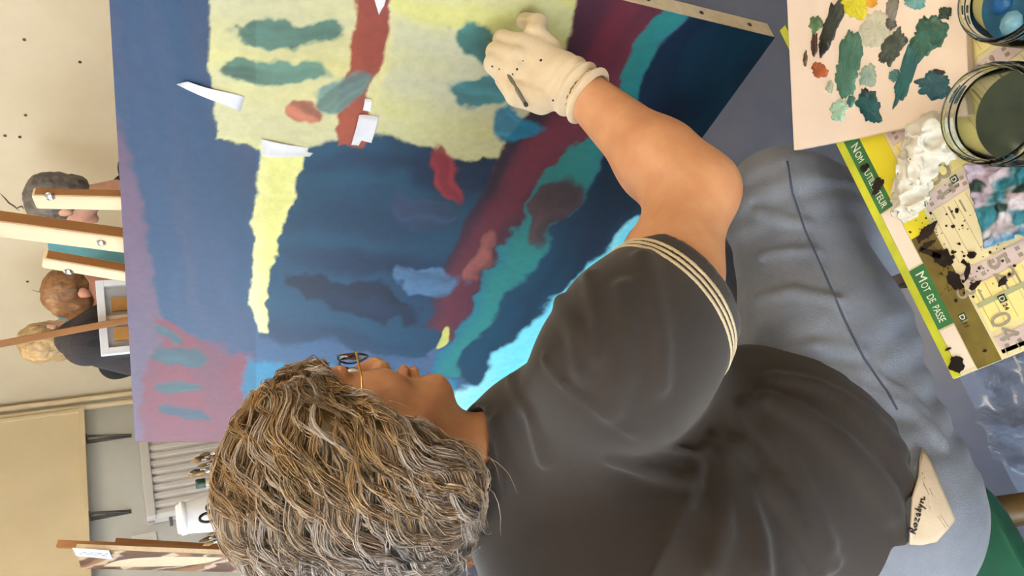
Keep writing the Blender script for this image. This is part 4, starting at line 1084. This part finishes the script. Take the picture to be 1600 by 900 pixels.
twist = aa[:, :, None] + np.linspace(0, .8, NK)[None, None] * RNG.normal(0, 1, (NG, NC, 1))
PTH = PG[:, None] + (rr_[..., None] * prof)[..., None] * (np.cos(twist)[..., None] * gx[:, None] + .55 * np.sin(twist)[..., None] * gy[:, None])
PTH = PTH + (RNG.normal(0, .0012, (NG, NC, NK, 3)).cumsum(axis=2) * .35)
fly = (RNG.random((NG, NC)) < .05)[..., None, None] * np.linspace(0, 1, NK)[None, None, :, None] ** 2 * RNG.normal(0, .012, (NG, NC, 1, 3))
PTH = (PTH + fly).reshape(NS, NK, 3)
rnd = np.clip(np.repeat(grnd, NC) + RNG.normal(0, .12, NS), 0, 1); p0 = np.repeat(p0, NC, axis=0)
tan = np.gradient(PTH, axis=1); tan /= np.linalg.norm(tan, axis=2, keepdims=True) + 1e-9
rf = np.array([.31, .52, .79]); sx = np.cross(tan, rf); sx /= np.linalg.norm(sx, axis=2, keepdims=True) + 1e-9; sy = np.cross(tan, sx)
rad = RNG.uniform(.0003, .0007, NS)[:, None] * np.array([1.0] * (NK - 4) + [.9, .7, .45, .12])[None]
vs_ = np.stack([PTH + rad[..., None] * (math.cos(a) * sx + math.sin(a) * sy) for a in (0, 2.094, 4.189)], 2)   # NS,NK,3,3
I = np.arange(NS * NK * 3).reshape(NS, NK, 3)
fs_ = np.concatenate([np.stack([I[:, :-1, j], I[:, :-1, (j + 1) % 3], I[:, 1:, (j + 1) % 3], I[:, 1:, j]], -1).reshape(-1, 4) for j in range(3)])
me = bpy.data.meshes.new('hair_strands'); nvv = NS * NK * 3
me.vertices.add(nvv); me.vertices.foreach_set('co', vs_.reshape(-1).astype(np.float32))
me.loops.add(len(fs_) * 4); me.loops.foreach_set('vertex_index', fs_.reshape(-1).astype(np.int32))
me.polygons.add(len(fs_)); me.polygons.foreach_set('loop_start', np.arange(0, len(fs_) * 4, 4, dtype=np.int32))
me.update(calc_edges=True); me.validate()
vcolor(me, np.repeat(haircol(p0, rnd), NK * 3, axis=0))
hs = link('hair_strands', me, m_hair, ho_, True); hs['kind'] = 'stuff'

# ---- glasses
m_gold = mat('gold_wire', (206, 150, 66), rough=.25, metal=1.0); m_frame = mat('dark_frame', (52, 34, 34), rough=.3)
ge = empty('glasses', hq(.10, 0, 0)); ge.parent = body
ge.name = 'glasses'
for r in (-1, 1):
    c = hq(.099, .034 * r, .000); ring = [c + HR * (.024 * math.cos(a) * (1 + .08 * math.cos(2 * a))) + HU * (.0165 * math.sin(a)) - HF * (.006 * (math.cos(a) * r > 0) * abs(math.cos(a))) for a in np.linspace(0, 2 * math.pi, 25)]
    MB().tube(ring, .0011, 8).build('rim', m_frame, body, True)
    MB().prism(ring[:-1], .0012, HF).build('lens', mat('lens_glass', (240, 244, 246), rough=.02, trans=1, ior=1.1), body)
    MB().tube([hq(.096, .058 * r, .004), hq(.088, .076 * r, .006), hq(.055, .091 * r, .004), hq(.0, .100 * r, .006), hq(-.02, .098 * r, .002)], [.0012, .0012, .0011, .0011, .0011], 8).build('temple', m_gold, body, True)
MB().tube([hq(.099, -.011, .004), hq(.104, 0, .008), hq(.099, .011, .004)], .0011, 8).build('bridge', m_frame, body, True)
bpy.data.objects.remove(ge)
# ------------------------------------------------------------------ stool
m_gs = mat('green_seat_paint', (24, 92, 66), (34, 70, 48), scale=16, rough=.35, bump=.1, bscale=60)
m_bl = mat('worn_brown_leg', (84, 60, 34), (120, 92, 30), scale=14, rough=.45, detail=8)
ZS = 0.497
sc_ = bq(-.15, -.03, 0) * [1, 1, 0]
st_ = empty('stool', sc_, 'worn green wooden stool with brown legs under the seated painter', 'stool')
def sq(f, r, z): return sc_ + BF * f + BR * r + Z3 * z
mbx = MB().prism([sq(.17 * math.copysign(abs(math.cos(a)) ** .6, math.cos(a)), .17 * math.copysign(abs(math.sin(a)) ** .6, math.sin(a)), ZS - .03) for a in np.linspace(0, 2 * math.pi, 40, endpoint=False)], .03, Z3)
mbx.build('seat', m_gs, st_, bevel=.006)
for i, j in ((1, 1), (1, -1), (-1, 1), (-1, -1)):
    MB().tube([sq(.085 * i, .11 * j, ZS - .032), sq(.085 * i - .05, .12 * j, 0.002)], [.019, .017], 14).build('leg', m_bl, st_, True)
for i in (1, -1):
    MB().tube([sq(.085 * i - .033, .117, .18), sq(.085 * i - .033, -.117, .18)], .011, 12).build('rung', m_bl, st_, True)
    MB().tube([sq(.062, .115 * i, .27), sq(-.108, .115 * i, .27)], .011, 12).build('rung', m_bl, st_, True)
# ------------------------------------------------------------------ plastic film on the floor
fa = PZ(1400, 360, 0); 
def film(u, v):
    c = tp(LEN * .55, .05) * [1, 1, 0]
    p = c + TX[None] * ((u - .42) * 1.5)[:, None] + TY[None] * ((v - .36) * 1.3)[:, None]
    n1 = fbm(p[:, 0] * 9, p[:, 1] * 9, 4); r1 = np.abs(fbm(p[:, 0] * 14 + 9, p[:, 1] * 14 + 4, 3) - .45)
    z = .004 + .05 * np.clip(n1 - .40, 0, 1) + .022 * np.clip(.09 - r1, 0, 1) / .09 * (n1 > .3)
    feet = [ANR[:2] + BF[:2] * .05, ANL[:2] + BF[:2] * .05] + [tp(s, t)[:2] for s in (.05, LEN - .07) for t in (.055, WID - .05)] + [sq(.085 * i - .05, .12 * j, 0)[:2] for i in (-1, 1) for j in (-1, 1)]
    for k_, c_ in enumerate(feet):            # pressed flat under the shoes and the furniture legs
        rr = ((p[:, :2] - c_) ** 2).sum(1); z = .0007 + (z - .0007) * np.clip((rr / (.16 if k_ < 2 else .06) ** 2 - .45) / .55, 0, 1)
    return p + Z3 * z[:, None]
me, _, _ = grid_mesh(film, 150, 130, 0)
M = bpy.data.materials.new('clear_film'); M.use_nodes = True; nt = M.node_tree; N = nt.nodes
bs = N['Principled BSDF']; bs.inputs['Base Color'].default_value = rgba((150, 174, 214)); bs.inputs['Roughness'].default_value = .17; bs.inputs['Alpha'].default_value = .32; bs.inputs['Specular IOR Level'].default_value = .9
nz = N.new('ShaderNodeTexNoise'); nz.inputs['Scale'].default_value = 18; bp = N.new('ShaderNodeBump'); bp.inputs['Strength'].default_value = .7; bp.inputs['Distance'].default_value = .02
nt.links.new(nz.outputs[0], bp.inputs['Height']); nt.links.new(bp.outputs[0], bs.inputs['Normal'])
tag(link('plastic_film', me, M, None, True), 'wrinkled clear bluish plastic film spread on the floor under the side table', 'plastic sheet')

# ------------------------------------------------------------------ people behind the easel
def frame(fwd):
    f = unit([fwd[0], fwd[1], 0]); r = np.array([f[1], -f[0], 0]); return f, r
def bystander(name_label, headc, fwd, shoulders, hips, skin_c, hair_c, jacket, trousers_c, hair_len=0.0, nod=0.0):
    "standing figure: head centre, shoulder centre and hip centre in metres"
    f, r = frame(fwd); hf = unit(f * math.cos(nod) - Z3 * math.sin(nod)); hr = r; hu = np.cross(hr, hf); FR = np.stack([hf, hr, hu])
    sl, srr = shoulders - r * .19, shoulders + r * .19; hl, hrr = hips - r * .09, hips + r * .09
    kl, kr = [np.array([h_[0] + f[0] * .02, h_[1] + f[1] * .02, .50]) for h_ in (hl, hrr)]; al, ar = [np.array([h_[0], h_[1], .09]) for h_ in (hl - r * .02, hrr + r * .02)]
    el_, er_ = sl - r * .05 - Z3 * .28 + f * .02, srr + r * .05 - Z3 * .28 + f * .02
    wl, wr = el_ + f * .17 - Z3 * .14 + r * .04, er_ + f * .17 - Z3 * .14 - r * .04
    def hd(p):
        q = (p - headc) @ FR.T; q = q.copy(); q[:, 1] = np.abs(q[:, 1])
        d = ell(q, (-.012, 0, .03), (.097, .076, .088)); d = smin(d, ell(q, (.03, 0, -.04), (.058, .058, .072)), .03)
        d = smin(d, ell(q, (.072, 0, -.102), (.018, .022, .018)), .02)
        d = smin(d, seg(q, (.084, 0, .0), (.104, 0, -.036), .008, .012), .012)
        d = smax(d, -ell(q, (.096, .032, -.002), (.018, .02, .011)), .012); d = smin(d, ell(q, (.072, .032, -.002), (.013, .013, .012)), .004)
        d = smin(d, ell(q, (.086, 0, -.070), (.013, .023, .010)), .006)
        return smin(d, ell(q, (-.006, .078, -.008), (.02, .010, .031)), .008)
    def bod(p, g=0.):
        d = seg(p, headc - Z3 * .08 - f * .02, shoulders, .05, .055); d = smin(d, hd(p), .03)
        s = chain(p, [shoulders - Z3 * .10, hips + Z3 * .05], (.11, .115), .05)
        for a, b, c, w_ in ((sl, el_, wl, -1), (srr, er_, wr, 1)):
            s = smin(s, chain(p, [a, b, c], (.05, .04, .028), .02), .03)
            pal_ = c + unit(c - b) * .05
            h_ = seg(p, c, pal_, .026, .026)
            for i in range(4): h_ = smin(h_, chain(p, [pal_ + r * (.018 * (i - 1.5)), pal_ + r * (.02 * (i - 1.5)) + unit(c - b) * .05, pal_ + r * (.02 * (i - 1.5)) + unit(c - b) * .07 - Z3 * .02], (.010, .009, .008), .004), .006)
            s = smin(s, smin(h_, seg(p, c + unit(c - b) * .02, pal_ - r * w_ * .045, .012, .009), .008), .01)
        for h_, k_, a_ in ((hl, kl, al), (hrr, kr, ar)): s = smin(s, chain(p, [h_, k_, a_], (.075, .055, .04), .03), .04)
        for a_ in (al, ar): s = smin(s, seg(p, a_ - Z3 * .05, a_ - Z3 * .05 + f * .13, .036, .03), .02)
        return smin(d, s, .03)
    pts = np.array([headc, sl, srr, el_, er_, wl, wr, hl, hrr, al, ar])
    lo = pts.min(0) - .22; hi = pts.max(0) + .22; lo[2] = 0.0
    b_ = sdf_obj('person', lambda p: smax(bod(p), .004 - p[:, 2], .002), lo, hi, .011, mat('skin_%d' % skin_c[1], skin_c, tuple(int(v * .92) for v in skin_c), scale=30, rough=.55, sss=.08), None, 1)
    tag(b_, name_label, 'person')
    def jk(p):
        s = p.copy(); d = chain(p, [shoulders - Z3 * .10, shoulders * .5 + hips * .5, hips - Z3 * .02], (.135, .145, .15), .06)
        d = smin(d, seg(p, sl - Z3 * .02, srr - Z3 * .02, .072, .072), .06)
        for a, b, c in ((sl, el_, wl), (srr, er_, wr)): d = smin(d, chain(p, [a - Z3 * .01, b, c - unit(c - b) * .02], (.072, .060, .044), .03), .04)
        d = smin(d, seg(p, shoulders - Z3 * .03, shoulders + Z3 * .035, .075, .066), .03)
        return d - .012 * (vn3(p, 11) - .5)
    sdf_obj('jacket', jk, lo, hi, .012, jacket, b_, 1)
    def tr(p):
        d = ell(p, hips - Z3 * .02, (.16, .16, .14))
        for h_, k_, a_ in ((hl, kl, al), (hrr, kr, ar)): d = smin(d, chain(p, [h_, k_, a_ + Z3 * .02], (.092, .075, .062), .03), .04)
        return smax(d, .07 - p[:, 2], .004) - .008 * (vn3(p, 12) - .5)
    lo2 = lo.copy(); hi2 = hi.copy(); hi2[2] = hips[2] + .2
    sdf_obj('trousers', tr, lo2, hi2, .013, mat('trousers_%d_%d' % (trousers_c[0], trousers_c[2]), trousers_c, tuple(int(v * .85) for v in trousers_c), scale=12, rough=.9), b_, 1)
    def hv_(p):
        q = (p - headc) @ FR.T; d = ell(q, (-.022, 0, .034), (.106, .088, .098))
        d = smin(d, ell(q, (-.055, 0, -.04 - hair_len * .5), (.06, .08, .06 + hair_len)), .03)
        d = smax(d, q[:, 0] - np.minimum(.045 + .6 * q[:, 2], .088), .012)
        return d - .016 * (vn3(p, 34) - .5) - .008 * (vn3(p + 1.7, 80) - .5)
    sdf_obj('hair', hv_, headc - .2, headc + .2, .005, mat('hair_%d_%d' % (hair_c[0], hair_c[2]), hair_c, tuple(int(v * .6) for v in hair_c), scale=60, rough=.5, stretch=(1, 1, .2), bump=.6, bscale=120), b_, 1)
    return b_
m_jack1 = mat('dark_grey_wool', (58, 52, 50), (40, 36, 36), scale=90, rough=.95)
def check_mat(name, c1, c2):
    if name in MATS: return MATS[name]
    M = mat(name, c1, tuple(int(v * .85) for v in c1), scale=30, rough=.9); nt = M.node_tree; N = nt.nodes
    bk = N.new('ShaderNodeTexBrick'); bk.inputs['Scale'].default_value = 14; bk.inputs['Mortar Size'].default_value = .012; bk.offset = 0
    bk.inputs['Color1'].default_value = rgba(c1); bk.inputs['Color2'].default_value = rgba(tuple(int(v * .9) for v in c1)); bk.inputs['Mortar'].default_value = rgba(c2)
    tc = N.new('ShaderNodeTexCoord'); nt.links.new(tc.outputs['Object'], bk.inputs['Vector']); nt.links.new(bk.outputs[0], N['Principled BSDF'].inputs['Base Color'])
    return M
hA = P(98, 318, 3.0); shA = hA + np.array([.06, .05, -.27]); hipA = np.array([shA[0] + .02, shA[1] + .03, .92])
bystander('standing person with short grey hair and dark wool jacket behind the easel posts', hA, (-.75, .55), shA, hipA, (206, 154, 128), (112, 104, 98), m_jack1, (52, 54, 64))
hB = P(128, 452, 3.0); shB = P(132, 528, 2.95); hipB = np.array([shB[0] - .16, shB[1] + .0, .88])
bystander('stooping person with reddish brown hair and dark checked jacket', hB, (.95, -.1), shB, hipB, (212, 150, 124), (142, 98, 58), check_mat('dark_check', (48, 44, 46), (30, 30, 34)), (40, 42, 54), nod=.5)
hC = P(78, 528, 3.6); shC = hC + np.array([-.02, .02, -.25]); hipC = np.array([shC[0] - .02, shC[1], .95])
bystander('person with fair blond hair standing beyond the stooping person', hC, (.6, .6), shC, hipC, (220, 172, 146), (206, 172, 122), mat('black_jacket', (34, 34, 40), (26, 26, 30), scale=40, rough=.9), (60, 60, 70))

# ------------------------------------------------------------------ second easel with the white framed picture
e2 = empty('slim_easel', P(150, 515, 2.45) * [1, 1, 0], 'slim brown wooden easel holding the small white framed picture', 'easel')
ma = P(-40, 545, 2.36); mb_ = P(205, 499, 2.52); dm = unit(mb_ - ma)
MB().bar(ma, ma + dm * ((ma[2] - .03) / -dm[2]), .040, .022, ray(100, 515)).build('mast', m_wood_d, e2, bevel=.003)
for k in (-1, 1):
    t_ = P(190, 500, 2.62); b_ = np.array([t_[0] + k * .3, t_[1] + .12, 0.01])
    MB().bar(t_ - Z3 * .2, b_, .035, .02, ray(100, 515)).build('leg', m_wood_d, e2, bevel=.002)
fT, fR_ = P(158, 556, 2.50), P(158, 440, 2.56); fx = unit((fR_ - fT) * [1, 1, 0]); fW = float(np.linalg.norm(fR_ - fT)); fn_ = np.cross(fx, Z3); fn_ = fn_ if fn_[1] < 0 else -fn_
def fp(a, z, o=0): return fT + fx * a + Z3 * z + fn_ * o
fr = empty('framed_picture', fp(fW / 2, -.42), 'small white framed picture with brown and grey inner strips on the slim easel', 'picture')
hx = lambda a0, a1, z0, z1, o0, o1: MB().hexa([fp(a, z, o) for z in (z0, z1) for a, o in ((a0, o0), (a1, o0), (a1, o1), (a0, o1))])
m_fw = mat('white_frame', (236, 238, 242), (226, 228, 232), scale=10, rough=.4)
for a0, a1, z0, z1 in ((0, fW, -.024, 0), (0, fW, -.42, -.396), (0, .022, -.396, -.024), (fW - .022, fW, -.396, -.024)): hx(a0, a1, z0, z1, -.015, .015).build('frame_side', m_fw, fr, bevel=.002)
hx(.02, fW - .02, -.398, -.022, -.010, -.006).build('backing', mat('backing_grey', (176, 172, 170), (150, 146, 146), scale=8, rough=.7), fr)
for a0 in (.045, fW * .5 + .02): hx(a0, a0 + .045, -.39, -.042, -.006, .004).build('wood_strip', mat('tan_strip', (184, 132, 66), (160, 110, 54), scale=9, rough=.5), fr, bevel=.001)
hx(.022, fW - .022, -.40, -.39, -.006, .003).build('inner_rail', m_wood, fr)
hx(fW * .47, fW * .47 + .012, -.39, -.024, -.006, .006).build('inner_rail', m_wood, fr)
MB().bar(P(205, 499, 2.54) - fx * .13 + Z3 * (fp(0, -.43)[2] - P(205, 499, 2.54)[2]), P(205, 499, 2.54) + fx * .13 + Z3 * (fp(0, -.43)[2] - P(205, 499, 2.54)[2]), .018, .06, Z3).build('ledge', m_wood_d, e2, bevel=.002)

# ------------------------------------------------------------------ small easel with the brown study
c00, c10 = P(118, 857, 3.036), P(127, 888, 3.326); c01, c11 = P(388, 868, 3.115), P(372, 894, 3.406)
sn = unit(np.cross(c10 - c00, c01 - c00)); sn = sn if sn @ ray(200, 870) < 0 else -sn
stt = empty('study_painting', (c01 + c11) / 2, 'small brown and cream abstract study on the easel by the radiator', 'painting')
me, U3, V3 = grid_mesh(lambda u, v: (c00 * (1 - u)[:, None] + c10 * u[:, None]) * (1 - v)[:, None] + (c01 * (1 - u)[:, None] + c11 * u[:, None]) * v[:, None] + sn * .001, 40, 90)
cc = np.ones((len(U3), 3)) * lin((92, 58, 40)); wv = V3 * 9 + 2.2 * fbm(U3 * 3, V3 * 6, 3) + U3 * 2.5
k1 = np.sin(wv * 2.2) * .5 + .5; cc = mixc(cc, (k1 - .55) * 4, (150, 104, 72)); cc = mixc(cc, (fbm(U3 * 4 + 3, V3 * 11 + 5, 4) - .52) * 9, (104, 72, 66)); cc = mixc(cc, (np.sin(wv * 3.1 + 2) - .78) * 9, (206, 182, 156))
vcolor(me, cc); link('painted_face', me, mat('study_paint', None, (225, 225, 225), scale=60, rough=.45, vcol=True), stt)
MB().prism([c00, c10, c11, c01], .018, -sn).build('stretched_edge', m_canvas, stt)
e3 = empty('small_easel', c01 * [1, 1, 0], 'small brown easel by the radiator with the brown study', 'easel')
ta = P(90, 850, 3.115); tb = P(388, 862, 3.221); dv = unit(tb - ta)
MB().bar(ta, ta + dv * ((ta[2] - .02) / -dv[2]), .03, .022, NH).build('mast', m_wood_d, e3, bevel=.003)
ta2 = P(180, 848, 3.300); dv2 = unit(P(388, 860, 3.432) - ta2)
MB().bar(ta2, ta2 + dv2 * ((ta2[2] - .02) / -dv2[2]), .035, .03, NH).build('side_post', m_wood_d, e3, bevel=.003)
MB().bar(c01 - sn * .01 - Z3 * .02, c11 - sn * .01 - Z3 * .02, .03, .05, Z3).build('ledge', m_wood_d, e3, bevel=.002)
MB().bar(P(140, 856, 3.326), np.array([c11[0] - .16, c11[1] + .05, .02]), .03, .02, NH).build('leg', m_wood_d, e3, bevel=.002)
sk_ = [P(113, 856, 3.003), P(119, 868, 3.115), P(176, 874, 3.128), P(170, 860, 3.016)]
sp = MB().prism(sk_, .0006, sn).build('sketch_note', m_paper); tag(sp, 'white note with a grey sketch clipped on the brown study', 'paper')
mbx = MB()
for k in range(7):
    a = .12 + k * .1; pts = []
    for j in range(6):
        u = a + .05 * j + .02 * math.sin(j * 2 + k); v = .3 + .4 * (j / 5) * ((k % 2) * 2 - 1) + (0 if k % 2 else .4); v = min(max(v, .12), .88); u = min(u, .93)
        pts.append((sk_[0] * (1 - u) + sk_[3] * u) * (1 - v) + (sk_[1] * (1 - u) + sk_[2] * u) * v + sn * .0012)
    mbx.tube(pts, .0013, 5)
mbx.build('pencil_lines', mat('pencil', (110, 110, 118), rough=.8), sp)

# ------------------------------------------------------------------ cabinet by the radiator with brush pots
ZC = 0.86
cc0 = P(345, 770, 2.55)
cf = np.array([BX[0], BX[1], 0]); cn_ = NA
cab_c = np.array([*cc0[:2], 0]) + NA * .055 + NB * .10
def cq(a, b, z): return cab_c + NA * a + NB * b + Z3 * z
cb = empty('supply_cabinet', cab_c, 'grey white supply cabinet carrying the brush pots by the radiator', 'cabinet')
bx = lambda a0, a1, b0, b1, z0, z1: MB().hexa([cq(a, b, z) for z in (z0, z1) for a, b in ((a0, b0), (a1, b0), (a1, b1), (a0, b1))])
m_cab = mat('cabinet_grey', (196, 194, 190), (186, 184, 180), scale=6, rough=.5)
bx(-.18, .18, -.20, .20, 0, ZC - .025).build('body', m_cab, cb, bevel=.003); bx(-.19, .19, -.21, .21, ZC - .025, ZC).build('top', m_cab, cb, bevel=.004)
for b0 in (-.195, .005):
    d_ = bx(.18, .195, b0, b0 + .19, .06, ZC - .04).build('door', m_cab, cb, bevel=.003)
    bx(.195, .21, b0 + (.16 if b0 < 0 else .015), b0 + (.175 if b0 < 0 else .03), .40, .52).build('handle', m_steel, d_, bevel=.002)
def on_cab(x, y, d): 
    p = P(x, y, d); return p
def brush(base, topx, c_h, c_b, label, group):
    d_ = unit(topx - base); L_ = float(np.linalg.norm(topx - base)); o_ = empty('paint_brush', base, label, 'brush', group)
    MB().tube([base, base + d_ * (L_ * .5), base + d_ * (L_ - .055)], [.0028, .0048, .0036], 8).build('handle', mat('bh_%d_%d' % (c_h[0], c_h[2]), c_h, tuple(int(v * .8) for v in c_h), scale=30, rough=.4), o_, True)
    MB().tube([base + d_ * (L_ - .055), base + d_ * (L_ - .03)], [.0042, .0048], 8).build('ferrule', m_bolt, o_, True)
    MB().tube([base + d_ * (L_ - .03), base + d_ * (L_ - .016), base + d_ * L_], [.0046, .0066, .002], 8).build('bristles', mat('bb_%d_%d' % (c_b[0], c_b[2]), c_b, tuple(int(v * .7) for v in c_b), scale=90, rough=.9), o_, True)
    return o_
def pot(x, y, d, R, hgt, c, label):
    t_ = P(x, y, d); base = np.array([t_[0], t_[1], ZC]); e_ = empty('brush_pot', base, label, 'pot')
    MB().lathe(base, [(0, .0), (R * .9, 0), (R, .008), (R, hgt - .004), (R * .98, hgt), (R * .92, hgt - .002), (R * .92, .01), (0, .008)], 28).build('pot_body', mat('pot_%d_%d' % (c[0], c[2]), c, tuple(int(v * .9) for v in c), scale=12, rough=.4), e_, True)
    MB().lathe(base, [(R, hgt - .012), (R * 1.05, hgt - .010), (R * 1.05, hgt - .002), (R * .98, hgt)], 28).build('rim', mat('pot_%d_%d' % (c[0], c[2]), c), e_, True)
    return base
HC = [(150, 104, 60), (120, 52, 44), (196, 160, 100), (70, 52, 40), (206, 186, 150)]; BC = [(176, 142, 92), (110, 82, 50), (70, 60, 48), (150, 130, 90)]
HN = ['tan', 'dark red', 'honey coloured', 'dark brown', 'pale wood']; BN = ['blond', 'brown', 'blackish', 'straw']
pA_ = pot(345, 720, 2.42, .042, .12, (176, 168, 150), 'grey pot packed with upright brushes against the radiator')
tips = [(299, 722), (304, 716), (297, 738), (308, 729), (294, 744), (312, 711), (316, 735), (322, 724), (305, 742), (326, 713)]
for i, (x, y) in enumerate(tips):
    tpt = P(x, y, 2.42 + .03 * math.sin(i * 2.1)); bs_ = pA_ + np.array([.02 * math.cos(i * 2.4), .02 * math.sin(i * 2.4), .012])
    brush(bs_, tpt, HC[i % 5], BC[i % 4], '%s handled brush with %s bristles in the grey pot by the radiator' % (HN[i % 5], BN[i % 4]), 'brushes in the grey pot')
pB_ = pot(345, 838, 2.36, .040, .11, (150, 120, 96), 'brown pot of brushes beside the small easel')
for i, (x, y) in enumerate([(311, 846), (318, 842), (323, 836), (317, 852), (327, 848), (332, 840)]):
    tpt = P(x, y, 2.36 + .02 * math.sin(i * 2.1)); bs_ = pB_ + np.array([.02 * math.cos(i * 2.4), .02 * math.sin(i * 2.4), .012])
    brush(bs_, tpt, HC[(i + 2) % 5], BC[(i + 1) % 4], '%s handled brush with %s bristles in the brown pot by the small easel' % (HN[(i + 2) % 5], BN[(i + 1) % 4]), 'brushes in the brown pot')
# bottle with a green cap
t_ = P(306, 757, 2.45); hb = float(t_[2] - ZC); bt = empty('bottle', np.array([t_[0], t_[1], ZC]), 'pale bottle with a dark green screw cap before the radiator', 'bottle')
MB().lathe(np.array([t_[0], t_[1], ZC]), [(0, 0), (.030, 0), (.033, .006), (.033, hb * .62), (.028, hb * .72), (.014, hb * .84), (.012, hb * .90), (.012, hb - .022), (0, hb - .02)], 28).build('bottle_body', mat('pale_plastic', (214, 196, 160), (204, 186, 150), scale=12, rough=.25), bt, True)
MB().lathe(np.array([t_[0], t_[1], ZC]), [(0.0155, hb - .028), (.0158, hb - .004), (.014, hb), (0, hb)], 20).build('cap', mat('green_cap', (34, 62, 48), rough=.4), bt, True)
# white canister and scissors
t_ = P(276, 812, 2.52); hb = float(t_[2] - ZC); cbs = np.array([t_[0], t_[1], ZC]); cn2 = empty('white_canister', cbs, 'white plastic canister with slanted shoulder behind the brushes', 'canister')
MB().lathe(cbs, [(0, 0), (.066, 0), (.070, .008), (.070, hb * .62), (.060, hb * .80), (.050, hb * .96), (.048, hb - .006), (.044, hb), (0, hb)], 36).build('canister_body', m_fw, cn2, True)
MB().lathe(cbs, [(.050, hb - .030), (.054, hb - .028), (.054, hb - .012), (.049, hb - .010)], 36).build('lid_rim', m_fw, cn2, True)
sco = P(330, 800, 2.42); se = empty('scissors', np.array([sco[0], sco[1], ZC]), 'black handled scissors standing among the brush pots', 'scissors')
for k in (-1, 1):
    c = sco + NB * .017 * k + Z3 * (.012 * k); ring = [c + NB * .016 * math.cos(a) + Z3 * .024 * math.sin(a) for a in np.linspace(0, 2 * math.pi, 19)]
    MB().tube(ring, .0045, 8).build('handle', mat('scissor_black', (36, 32, 36), rough=.4), se, True)
    MB().bar(c - Z3 * .022, np.array([sco[0], sco[1], ZC + .004]) + NB * .006 * k, .010, .003, NB).build('blade', m_bolt, se)
